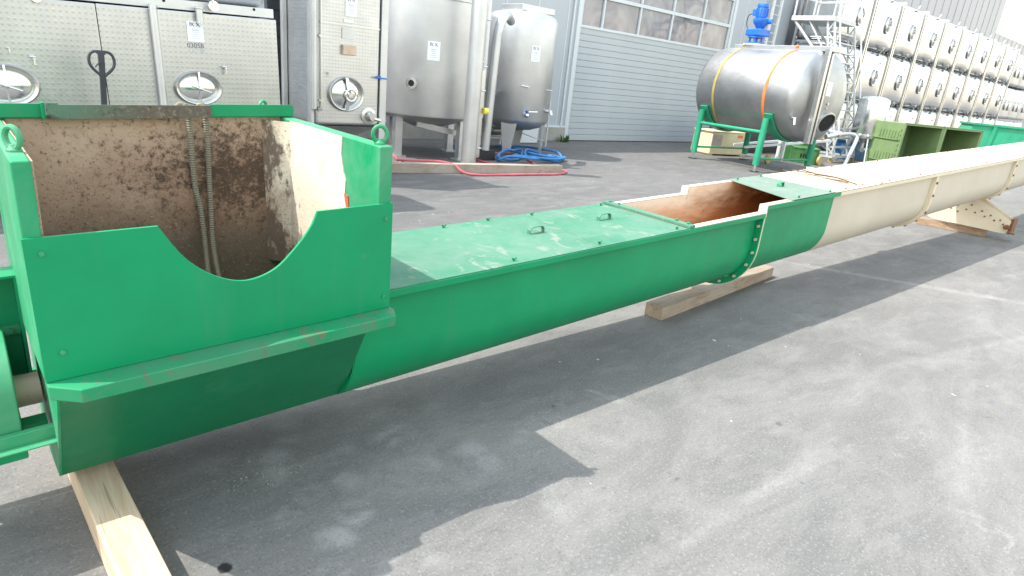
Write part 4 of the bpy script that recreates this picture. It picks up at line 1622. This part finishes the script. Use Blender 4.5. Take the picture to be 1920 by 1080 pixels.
# cradle
crd = thing('tank_cradle', 'green tubular cradle with two curved saddles under the lying tank', 'cradle', (HX, 8.1, 0))
for y in (7.18, 9.12):
    q_ = MB()
    A = [R(a) for a in range(206, 335, 6)]
    for (ra, rb) in ((HR + .012, HR + .05),):
        for yy in (y - .11, y + .11):
            q_.loft([[(HX + ra * math.cos(a), yy, HZ + ra * math.sin(a)) for a in A], [(HX + rb * math.cos(a), yy, HZ + rb * math.sin(a)) for a in A]])
        for r_ in (ra, rb):
            q_.loft([[(HX + r_ * math.cos(a), y - .11, HZ + r_ * math.sin(a)) for a in A], [(HX + r_ * math.cos(a), y + .11, HZ + r_ * math.sin(a)) for a in A]])
        for a in (A[0], A[-1]):
            q_.loft([[(HX + ra * math.cos(a), y - .11, HZ + ra * math.sin(a)), (HX + ra * math.cos(a), y + .11, HZ + ra * math.sin(a))], [(HX + rb * math.cos(a), y - .11, HZ + rb * math.sin(a)), (HX + rb * math.cos(a), y + .11, HZ + rb * math.sin(a))]])
    build('saddle', q_, M['green_far'], crd)
    for sx in (-1, 1):
        q_ = MB()
        q_.cyl((HX + sx * .98, y, .16), (HX + sx * .95, y, 1.22), .075, 14)
        q_.cyl((HX + sx * .98, y, .155), (HX + sx * .98, y, .16), .075, 14)
        lg = build('leg', q_, M['green_far'], crd)
        q_ = MB()
        q_.cyl((HX + sx * .98, y, .02), (HX + sx * .98, y, .158), .03, 10)
        build('spindle', q_, M['steel_bright'], lg)
        q_ = MB()
        q_.cyl((HX + sx * .98, y, .001), (HX + sx * .98, y, .021), .11, 14)
        build('foot_plate', q_, M['charcoal'], lg)
    q_ = MB()
    q_.cyl((HX - .96, y, .30), (HX + .96, y, .30), .025, 10)
    build('cross_tie', q_, M['green_far'], crd)
for sx in (-1, 1):
    q_ = MB()
    q_.cyl((HX + sx * .965, 7.18, .90), (HX + sx * .965, 9.12, .90), .04, 10)
    pieces('side_rail', q_, M['green_far'], crd)

# blue mixer motor on top
mz = HZ + HR + .07
mo = thing('mixer_motor', 'blue upright geared mixer motor on top of the lying tank', 'motor', (HX, 8.75, mz))
mx, my = HX, 8.72
mb = MB()
mb.cyl((mx, my, mz + .001), (mx, my, mz + .03), .27, 20)
build('base_plate', mb, M['white_metal'], mo)
mb = MB()
mb.cyl((mx, my, mz + .031), (mx, my, mz + .065), .24, 20)
for a in range(4):
    mb.cyl((mx + .14 * math.cos(a * PI / 2 + .5), my + .14 * math.sin(a * PI / 2 + .5), mz + .065), (mx + .14 * math.cos(a * PI / 2 + .5), my + .14 * math.sin(a * PI / 2 + .5), mz + .17), .025, 8)
mb.cyl((mx, my, mz + .17), (mx, my, mz + .205), .20, 20)
mb.cyl((mx, my, mz + .065), (mx, my, mz + .17), .05, 10)
build('lantern', mb, M['blue'], mo)
mb = MB()
mb.box(mx - .2, mx + .2, my - .24, my + .2, mz + .21, mz + .37)
build('gearbox', mb, M['blue'], mo, bevel=.03, bseg=3)
mb = MB()
mb.lathe([(.08, .37), (.11, .42), (.17, .50), (.19, .54), (.19, .60), (.14, .62)], 20, circ_T(mx - .0, my - .05, mz))
mb.cyl((mx + .05, my - .16, mz + .54), (mx + .05, my - .33, mz + .55), .055, 12)
build('bevel_housing', mb, M['blue'], mo)
mb = MB()
mb.lathe([(.115, .62), (.13, .64), (.13, .84), (.12, .86)], 20, circ_T(mx, my - .02, mz))
for k in range(14):
    a = 2 * PI * k / 14
    mb.beam((mx + .13 * math.cos(a), my - .02 + .13 * math.sin(a), mz + .65), (mx + .13 * math.cos(a), my - .02 + .13 * math.sin(a), mz + .84), .008, .03, upv=(math.cos(a), math.sin(a), 0))
build('motor_body', mb, M['blue'], mo)
mb = MB()
mb.lathe([(.135, .862), (.14, .90), (.13, .94), (.06, .955)], 20, circ_T(mx, my - .02, mz))
build('fan_cowl', mb, M['blue'], mo)
mb = MB()
mb.box(mx - .10, mx + .06, my + .09, my + .19, mz + .68, mz + .82)
build('terminal_box', mb, M['blue'], mo, bevel=.01)
mb = MB()
mb.tube(smooth([(mx - .06, my + .19, mz + .72), (mx - .05, my + .32, mz + .68), (mx - .02, my + .36, mz + .5), (mx, my + .3, mz + .36)], 6), .010, 8)
build('cable', mb, M['dark'], mo)

# the tank lies a little askew to the wall
HP = Vector((HX, 8.1, 0))
HRZ = Matrix.Translation(HP) @ Matrix.Rotation(-R(10), 4, 'Z') @ Matrix.Translation(-HP)
for o in [ht, crd, mo] + [o for o in bpy.data.objects if o.name.startswith('lashing_strap')]:
    o.matrix_world = HRZ @ Matrix.LocRotScale(o.location, o.rotation_euler, None)

# ------------------------------------------------------------------ things behind and under the lying tank
def bx(name, label, cat, x0, x1, y0, y1, z0, z1, mat, group=None, yaw=0.):
    t = thing(name, label, cat, ((x0 + x1) / 2, (y0 + y1) / 2, z0), (0, 0, yaw), group)
    hx_, hy_ = (x1 - x0) / 2, (y1 - y0) / 2
    return t, hx_, hy_, z1 - z0
t, a, b, h = bx('ivory_box', 'ivory box with a grey notice and an orange mark under the lying tank', 'box', 15.9, 17.3, 9.55, 10.3, 0, .66, M['ivory'], None, R(-12))
q_ = MB()
q_.box(-a, a, -b, b, .03, h - .03)
q_.v = [(x + (.05 * (z) if x < 0 else 0), y, z) for x, y, z in q_.v]
build('body', q_, M['ivory'], t, world=False, bevel=.02)
q_ = MB()
q_.box(-a - .01, a + .01, -b - .01, b + .01, h - .029, h)
build('lid', q_, M['ivory'], t, world=False, bevel=.01)
q_ = MB()
q_.box(-a - .004 + .02, -a + .40, -b - .006, -b - .001, .26, .56)
build('notice', q_, simple('grey_notice', (.45, .40, .36), .7), t, world=False)
q_ = MB()
q_.box(a - .40, a - .2, -b - .006, -b - .001, h - .16, h - .08)
build('orange_mark', q_, M['orange'], t, world=False)
q_ = MB()
for (x, z) in ((-.0, 0), (.0, 0)):
    pass
q_.box(-a + .05, -a + .15, -b + .02, b - .02, 0, .029)
q_.box(a - .15, a - .05, -b + .02, b - .02, 0, .029)
pieces('runner', q_, M['ivory'], t, world=False)
# transport cart
ct = thing('pipe_trolley', 'white metal trolley with tan wheels half hidden by the lying tank', 'trolley', (17.6, 8.3, 0))
q_ = MB()
q_.beam((16.2, 8.9, .34), (18.6, 7.7, .70), .05, .06)
q_.beam((16.5, 9.4, .34), (18.9, 8.2, .70), .05, .06)
q_.beam((17.5, 8.2, .70), (18.9, 8.35, .68), .05, .05)
q_.beam((17.2, 8.3, .05), (17.2, 8.3, .62), .07, .07)
q_.beam((17.55, 8.6, .05), (17.55, 8.6, .62), .07, .07)
q_.beam((16.6, 9.9, .0), (16.9, 9.7, .85), .07, .07)
q_.beam((17.0, 10.0, .0), (17.0, 9.8, .85), .07, .07)
pieces('frame', q_, M['white_metal'], ct)
for (x, y) in ((16.35, 8.25), (18.35, 7.75)):
    q_ = MB()
    q_.cyl((x, y - .03, .131), (x, y + .03, .131), .13, 18)
    build('wheel', q_, M['caster'], ct)
q_ = MB()
q_.tube(smooth([(17.7, 7.55, .75), (18.0, 7.5, .82), (18.6, 7.45, .86), (19.3, 7.4, .95)], 5), .03, 8)
build('handle_bar', q_, M['yellow'], ct)
# blue board behind
q_ = MB()
q_.box(17.2, 18.6, 10.6, 10.7, 0, 1.0)
tag(build('blue_board', q_, M['blue_tarp'], bevel=.01), 'dark blue upright board behind the trolley under the lying tank', 'board')
q_ = MB()
q_.box(18.4, 22.8, 10.0, 10.1, 0, .95)
tag(build('dark_sheet', q_, M['charcoal'], bevel=.01), 'dark sheet standing in the shadow behind trolley and crates', 'panel')
# green crates
def crate(x, y, z, yaw, label, sc=1.):
    t = thing('plastic_crate', label, 'crate', (x, y, z), (0, 0, yaw), 'small green harvest crates')
    A, B, H_ = .5 * sc, .34 * sc, .40 * sc
    th = .03
    for (nm, x0, x1, y0, y1) in (('side_wall', -A, A, -B, -B + th), ('side_wall', -A, A, B - th, B), ('side_wall', -A, -A + th, -B + th, B - th), ('side_wall', A - th, A, -B + th, B - th)):
        q_ = MB()
        q_.box(x0, x1, y0, y1, .02, H_)
        build(nm, q_, M['crate'], t, world=False, bevel=.006)
    q_ = MB()
    q_.box(-A, A, -B, B, 0, .0198)
    build('base', q_, M['crate'], t, world=False)
    q_ = MB()
    q_.box(-A - .012, A + .012, -B - .012, B + .012, H_ + .0003, H_ + .03)
    q_.box(-A + .05, A - .05, -B - .01, -B - .001, .08, .10)
    pieces('rim', q_, M['crate'], t, world=False)
    q_ = MB()
    for k in range(6):
        xx = -A * .55 + k * A * .2
        q_.box(xx, xx + A * .11, -B - .006, -B - .001, H_ * .45, H_ * .72)
    for k in range(5):
        yy = -B * .5 + k * B * .2
        q_.box(-A - .006, -A - .001, yy, yy + B * .12, H_ * .4, H_ * .68)
    build('slot', q_, M['black'], t, world=False)
    return t
crate(18.6, 8.35, 0, R(32), 'small green crate on the ground left of the platform ladder')
crate(19.3, 8.9, 0, R(32), 'darker small green crate standing behind another crate by the ladder', 1.25)

# pipe stand: bent tube rising behind the conveyor
ps = thing('pipe_stand', 'bent steel pipe with fittings rising just behind the cream trough', 'pipe', (17.0, 6.4, 0))
q_ = MB()
q_.tube(smooth([(16.6, 6.45, .02), (17.0, 6.5, .45), (17.35, 6.55, .85), (17.4, 6.6, .96), (17.2, 6.72, 1.0), (16.9, 6.9, .93)], 6), .045, 12)
build('tube', q_, M['steel_matt'], ps)
q_ = MB()
q_.beam((16.85, 6.4, .50), (17.2, 6.6, .50), .03, .05)
q_.sphere((16.95, 6.86, .97), .09)
q_.cyl((16.95, 6.86, .97), (16.6, 7.0, .88), .06, 12)
q_.sphere((16.75, 7.1, 1.05), .08)
q_.sphere((16.4, 7.25, 1.08), .08)
q_.tube([(17.0, 6.9, 1.0), (16.5, 7.2, 1.08), (16.1, 7.4, 1.05)], .04, 10)
pieces('fitting', q_, M['steel_bright'], ps)
q_ = MB()
q_.cyl((16.6, 6.45, 0), (16.6, 6.45, .02), .12, 14)
build('foot_plate', q_, M['steel_matt'], ps)

# platform ladder
pf = thing('platform_ladder', 'white lattice platform ladder on casters rising in front of the stacked tanks', 'ladder', (20.8, 8.2, 0))
lx0, lx1 = 20.0, 21.45
def lat(a, b, wd=.10):
    q_ = MB()
    a, b = Vector(a), Vector(b)
    q_.beam(a + Vector((0, -wd, 0)), b + Vector((0, -wd, 0)), .05, .05)
    q_.beam(a + Vector((0, wd, 0)), b + Vector((0, wd, 0)), .05, .05)
    n = 14
    for i in range(n):
        p, q2 = a.lerp(b, i / n), a.lerp(b, (i + 1) / n)
        sg = 1 if i % 2 else -1
        q_.beam(p + Vector((0, sg * wd, 0)), q2 + Vector((0, -sg * wd, 0)), .025, .03)
    return q_
build('stringer', lat((lx0, 8.15, .18), (lx0 - .02, 9.10, 3.95)), M['steel_lattice'], pf)
build('stringer', lat((lx1, 8.15, .18), (lx1 - .02, 9.10, 3.95)), M['steel_lattice'], pf)
for i in range(13):
    t_ = (i + 1) / 14
    y, z = 8.15 + .95 * t_, .18 + 3.77 * t_
    q_ = MB()
    q_.box(lx0 + .03, lx1 - .07, y - .09, y + .09, z - .02, z + .02)
    build('step', q_, M['steel_lattice'], pf)
q_ = MB()
q_.box(lx0 - .1, lx1, 9.0, 10.3, 3.96, 4.09)
build('platform', q_, M['steel_lattice'], pf, bevel=.01)
q_ = MB()
for (x, y) in ((lx0 - .06, 10.25), (lx1 - .04, 10.25), (lx0 - .06, 9.65), (lx0 - .06, 9.05), (lx1 - .04, 9.05)):
    q_.cyl((x, y, 4.09), (x, y, 5.2), .028, 10)
for z in (4.65, 5.2):
    q_.tube([(lx0 - .06, 9.05, z), (lx0 - .06, 10.25, z), (lx1 - .04, 10.25, z), (lx1 - .04, 9.05, z)], .028, 10)
pieces('guard_rail', q_, M['steel_lattice'], pf)
q_ = MB()
for x in (lx0 - .02, lx1 - .05):
    q_.cyl((x, 10.2, 3.95), (x, 8.75, 2.5), .04, 10)
    q_.cyl((x, 9.75, 3.95), (x, 8.85, 2.8), .025, 10)
    q_.cyl((x, 8.75, 2.4), (x, 9.6, .18), .035, 10)
pieces('brace', q_, M['steel_lattice'], pf)
q_ = MB()
for x in (lx0 - .08, lx1 + .02):
    q_.tube(smooth([(x, 8.05, .9), (x, 8.15, 1.25), (x, 8.95, 4.5), (x, 9.02, 5.1)], 5), .026, 10)
    q_.tube([(x, 8.12, .3), (x, 8.05, .9)], .026, 10)
pieces('hand_rail', q_, M['steel_lattice'], pf)
q_ = MB()
q_.box(lx0 - .15, lx1 + .1, 8.05, 8.15, .14, .20)
q_.box(lx0 - .15, lx1 + .1, 9.6, 9.7, .14, .20)
q_.box(lx0 - .1, lx0 - .02, 8.1505, 9.5995, .145, .195)
q_.box(lx1 - .02, lx1 + .06, 8.1505, 9.5995, .145, .195)
pieces('base_frame', q_, M['steel_lattice'], pf)
for (x, y) in ((lx0 - .06, 8.1), (lx1 + .02, 8.1), (lx0 - .06, 9.65), (lx1 + .02, 9.65)):
    q_ = MB()
    q_.cyl((x - .03, y, .071), (x + .03, y, .071), .07, 14)
    build('caster', q_, M['caster'], pf)

# small round tank on legs
st = thing('small_tank', 'small polished steel cylinder on thin legs beside the green bins', 'tank', (21.0, 7.7, 0))
sx_, sy_ = 21.0, 7.7
mb = MB()
mb.lathe([(.05, .66), (.25, .70), (.40, .80), (.42, .86), (.42, 1.86), (.40, 1.93), (.3, 1.99), (.1, 2.02)], 40, circ_T(sx_, sy_, 0))
build('body', mb, M['steel_bright'], st)
mb = MB()
mb.lathe([(.425, .84), (.455, .845), (.455, .90), (.425, .905)], 40, circ_T(sx_, sy_, 0))
for k in range(12):
    a = 2 * PI * k / 12
    mb.sphere((sx_ + .45 * math.cos(a), sy_ + .45 * math.sin(a), .87), .05)
build('clamp_ring', mb, M['steel'], st)
for a in (215, 335, 95):
    mb = MB()
    mb.cyl((sx_ + .35 * math.cos(R(a)), sy_ + .35 * math.sin(R(a)), .80), (sx_ + .62 * math.cos(R(a)), sy_ + .62 * math.sin(R(a)), .0), .028, 10)
    pieces('leg', mb, M['steel_bright'], st)
mb = MB()
mb.cyl((sx_, sy_, .40), (sx_, sy_, .66), .1, 12)
mb.cyl((sx_ - .25, sy_ - .1, .45), (sx_ + .25, sy_ - .1, .45), .06, 12)
build('outlet', mb, M['steel'], st)
# orange wooden frame and blue box next to it
wf = thing('wooden_frame', 'orange brown wooden frame on the ground between small tank and green bins', 'frame', (23.0, 7.9, 0))
mb = MB()
for (x) in (22.4, 23.3):
    mb.box(x, x + .1, 7.8, 7.9, 0, .75)
for z in (.12, .42, .70):
    mb.box(22.5005, 23.2995, 7.81, 7.89, z, z + .09)
pieces('slat', mb, M['orange_wood'], wf)
t, a, b, h = bx('blue_box', 'blue plastic box on the ground behind the platform ladder', 'box', 22.0, 23.4, 8.3, 8.9, 0, .62, M['blue_tarp'])
q_ = MB()
q_.box(-a, a, -b, b, 0, h - .06)
build('body', q_, M['blue_tarp'], t, world=False, bevel=.02)
q_ = MB()
q_.box(-a - .02, a + .02, -b - .02, b + .02, h - .059, h)
pieces('rim', q_, M['blue_tarp'], t, world=False, bevel=.01)

# two big light green bins lying on their sides
def big_bin(ox_, oy_, e1, e2, wd, dp, H_, label):
    """e1 along the opening, e2 away from it"""
    yaw = math.atan2(e1.y, e1.x)
    t = thing('pallet_bin', label, 'bin', (ox_, oy_, 0), (0, 0, yaw), 'light green bins lying on their sides')
    th = .045
    def pt(nm, x0, x1, y0, y1, z0, z1, bev=.008):
        q_ = MB()
        q_.box(x0, x1, y0, y1, z0, z1)
        return build(nm, q_, M['bin'], t, world=False, bevel=bev)
    L = pt('side_wall', 0, th, 0, dp, 0, H_)
    Rr = pt('side_wall', wd - th, wd, 0, dp, 0, H_)
    pt('side_wall', th + .0005, wd - th - .0005, 0, dp, H_ - th, H_)
    pt('side_wall', th + .0005, wd - th - .0005, 0, dp, 0, th)
    pt('floor', th + .0005, wd - th - .0005, dp - th, dp, th + .0005, H_ - th - .0005)
    # rim
    q_ = MB()
    q_.box(-.02, -.0005, -.012, .05, 0, H_ + .018)
    q_.box(wd + .0005, wd + .02, -.012, .05, 0, H_ + .018)
    q_.box(0, wd, -.012, .05, H_ + .0005, H_ + .018)
    pieces('rim', q_, M['bin'], t, world=False)
    # ribs on left outer wall
    q_ = MB()
    for band in (.16, .62):
        for k in range(7):
            y = dp * (.14 + .095 * k)
            q_.box(-.022, -.0005, y, y + .035, H_ * band + .1, H_ * band + .30)
        q_.box(-.03, -.0005, dp * .1, dp * .9, H_ * band + .04, H_ * band + .07)
    for k in range(9):
        z = H_ * (.06 + .1 * k)
        q_.box(-.035, -.0005, .06, dp * .09, z, z + .03)
    build('rib', q_, M['bin'], t, world=False)
    # ribs inside
    q_ = MB()
    for k in range(5):
        x = wd * (.3 + .1 * k)
        q_.box(x, x + .03, dp - th - .02, dp - th - .0005, H_ * .3, H_ * .72)
    q_.box(wd * .15, wd * .85, dp - th - .03, dp - th - .0005, H_ * .22, H_ * .26)
    q_.box(wd * .15, wd * .85, dp - th - .03, dp - th - .0005, H_ * .8, H_ * .84)
    pieces('inner_rib', q_, M['bin'], t, world=False)
    return t
vd_ = Vector((20.2, 6.4, 0)).normalized()
right_ = Vector((vd_.y, -vd_.x, 0))
al = R(42)
e1 = right_ * math.cos(al) + vd_ * math.sin(al)
e2 = vd_ * math.cos(al) - right_ * math.sin(al)
bw = 1.27
p0_ = Vector((20.2, 6.43, 0))
big_bin(p0_.x, p0_.y, e1, e2, bw, 1.2, 1.36, 'light green plastic bin on its side, the nearer one beside the small tank')
p1_ = p0_ + e1 * (bw + .045)
big_bin(p1_.x, p1_.y, e1, e2, bw, 1.2, 1.36, 'light green plastic bin on its side, the farther one beside the green container')

# green container at the right edge
gy = math.atan2(right_.y, right_.x) + R(12)
gc = thing('green_container', 'bright green steel container with sloping end at the right edge', 'container', (25.05, 6.02, 0), (0, 0, gy))
mb = MB()
mb.prism([(-.32, .60), (0, 1.50), (4.5, 1.50), (4.5, .60)], lambda u, v, t: (u, t, v), 0, 1.3)
build('body', mb, M['green_far'], gc, world=False)
mb = MB()
mb.box(-.06, 4.5, -.05, .06, 1.5005, 1.56)
mb.box(-.06, 4.5, 1.24, 1.35, 1.5005, 1.56)
mb.box(-.06, .05, .0605, 1.2395, 1.5005, 1.56)
pieces('rim', mb, M['green_far'], gc, world=False)
mb = MB()
for u in (.55, 2.0, 3.4):
    mb.prism([(u - .07, .60), (u, 1.49), (u + .10, 1.49), (u + .03, .60)], lambda a_, v, t: (a_, t, v), -.045, -.001)
pieces('stiffener', mb, M['green_far'], gc, world=False)
mb = MB()
mb.box(-.95, 4.5, -.02, .08, .44, .58)
mb.box(-.95, 4.5, 1.2, 1.3, .44, .58)
for x in (-.94, -.62, -.36, 1.5, 3.5):
    mb.box(x, x + .1, .0805, 1.1995, .46, .56)
for x in (-.9, 4.2):
    for y in (-.015, 1.205):
        mb.box(x, x + .09, y, y + .09, 0, .4395)
pieces('base_frame', mb, M['green_far'], gc, world=False)

# ------------------------------------------------------------------ stack of square tanks
def make_stack_tank():
    t = thing('stack_tank', 'x', 'tank', (0, 0, 0), WROT, 'square steel tanks in the long three storey stack')
    me = bpy.data.meshes.new('body')
    bm = bmesh.new()
    bmesh.ops.create_cube(bm, size=1.)
    for v in bm.verts:
        v.co = Vector((v.co.x * 2.24, v.co.y * 1.5 + .80, v.co.z * 1.83 + .925))
    bmesh.ops.bevel(bm, geom=list(bm.edges), offset=.20, segments=6, profile=.5, affect='EDGES')
    big = [e for e in bm.edges if e.calc_length() > .8]
    bmesh.ops.subdivide_edges(bm, edges=big, cuts=7, use_grid_fill=True)
    for v in bm.verts:
        if v.co.y < .5:
            kx, kz = 1 - (v.co.x / 1.12) ** 2, 1 - ((v.co.z - .925) / .915) ** 2
            v.co.y -= .09 * max(0, kx) ** .8 * max(0, kz) ** .8
    for f in bm.faces:
        f.smooth = True
    for v in bm.verts:   # slight bulge of the front
        if v.co.y < .4:
            pass
    bm.to_mesh(me)
    bm.free()
    me.materials.append(M['steel_stack'])
    o = bpy.data.objects.new('body', me)
    COL.objects.link(o)
    o.parent = t
    WL[o.name] = Vector()
    q_ = MB()
    for sx in (-1.215, 1.135):
        q_.box(sx, sx + .08, .02, .10, 0, 1.86)
        q_.box(sx, sx + .08, 1.5, 1.58, 0, 1.86)
    pieces('corner_post', q_, M['steel'], t, world=False)
    q_ = MB()
    q_.box(-1.13, 1.13, .25, .32, .004, .06)
    q_.box(-1.13, 1.13, 1.48, 1.55, .02, .09)
    q_.box(-1.20, -1.14, .11, 1.49, 1.78, 1.85)
    q_.box(1.14, 1.20, .11, 1.49, 1.78, 1.85)
    pieces('frame_rail', q_, M['steel'], t, world=False)
    q_ = MB()
    T_ = Matrix.Translation((0, -.03, .90)) @ Matrix.Rotation(PI / 2, 4, 'X')
    q_.lathe([(.25, -.04), (.25, .05), (.22, .06), (.195, .05), (.19, .02)], 24, T_, 1, 1.25)
    mw = build('manway', q_, M['steel_stack'], t, world=False)
    q_ = MB()
    q_.lathe([(.192, .02), (.15, .04), (.09, .055), (.01, .06)], 20, T_, 1, 1.25)
    build('manway_lid', q_, M['steel_stack'], mw, world=False)
    q_ = MB()
    q_.beam((0, -.11, 1.16), (0, -.11, .66), .035, .03)
    q_.beam((0, -.15, 1.0), (.30, -.17, 1.03), .025, .025)
    q_.cyl((0, -.09, .92), (0, -.19, .92), .03, 8)
    build('clamp', q_, M['steel'], mw, world=False)
    q_ = MB()
    q_.cyl((0, .2, .09), (0, -.12, .07), .05, 10)
    q_.beam((-.16, -.10, .10), (.1, -.10, .12), .03, .04)
    q_.cyl((.0, .1, 1.72), (.0, -.02, 1.74), .05, 10)
    q_.beam((0, -.02, 1.78), (.12, -.02, 1.92), .04, .03)
    pieces('valve', q_, M['steel_dirty'], t, world=False)
    q_ = MB()
    q_.cyl((0, -.10, 1.42), (0, -.17, 1.42), .022, 8)
    build('tap', q_, M['steel_dirty'], t, world=False)
    return t
proto = make_stack_tank()
ORD = ['first', 'second', 'third', 'fourth', 'fifth', 'sixth', 'seventh', 'eighth', 'ninth']
ROWN = ['bottom', 'middle', 'top']
first = True
for row in (2, 1, 0):
    for c in range(9):
        o = proto if first else dup(proto)
        first = False
        p = WB + WU * (11.63 + 2.5 * c) - WN * 1.95
        o.location = (p.x, p.y, .005 + row * 1.865)
        o['label'] = 'square steel tank, %s from the left in the %s row of the long stack' % (ORD[c], ROWN[row])
# smaller tanks beyond the stack
def small_stack():
    t = thing('stack_tank', 'x', 'tank', (0, 0, 0), WROT, 'smaller tanks beyond the long stack')
    me = bpy.data.meshes.new('body')
    bm = bmesh.new()
    bmesh.ops.create_cube(bm, size=1.)
    for v in bm.verts:
        v.co = Vector((v.co.x * 1.9, v.co.y * 1.5 + .8, v.co.z * 1.7 + .9))
    bmesh.ops.bevel(bm, geom=list(bm.edges), offset=.15, segments=4, profile=.5, affect='EDGES')
    for f in bm.faces:
        f.smooth = True
    bm.to_mesh(me)
    bm.free()
    me.materials.append(M['steel_matt'])
    o = bpy.data.objects.new('body', me)
    COL.objects.link(o)
    o.parent = t
    q_ = MB()
    for sx in (-.45, .35):
        T_ = Matrix.Translation((sx, .04, .80)) @ Matrix.Rotation(PI / 2, 4, 'X')
        q_.lathe([(.24, -.04), (.24, .07), (.2, .08), (.02, .10)], 20, T_, 1, 1.2)
        q_.beam((sx, -.06, 1.0), (sx + .3, -.1, 1.1), .04, .04)
    pieces('manway', q_, M['steel'], t, world=False)
    return t
sp_ = small_stack()
first = True
for c in range(3):
    for row in (2, 1, 0):
        o = sp_ if first else dup(sp_)
        first = False
        p = WB + WU * (11.63 + 2.5 * 9 + .1 + 2.15 * c) - WN * 1.9
        o.location = (p.x, p.y, .005 + row * 1.82)
        o['label'] = 'smaller steel tank with two round hatches, %s beyond the stack, %s row' % (ORD[c], ROWN[row])
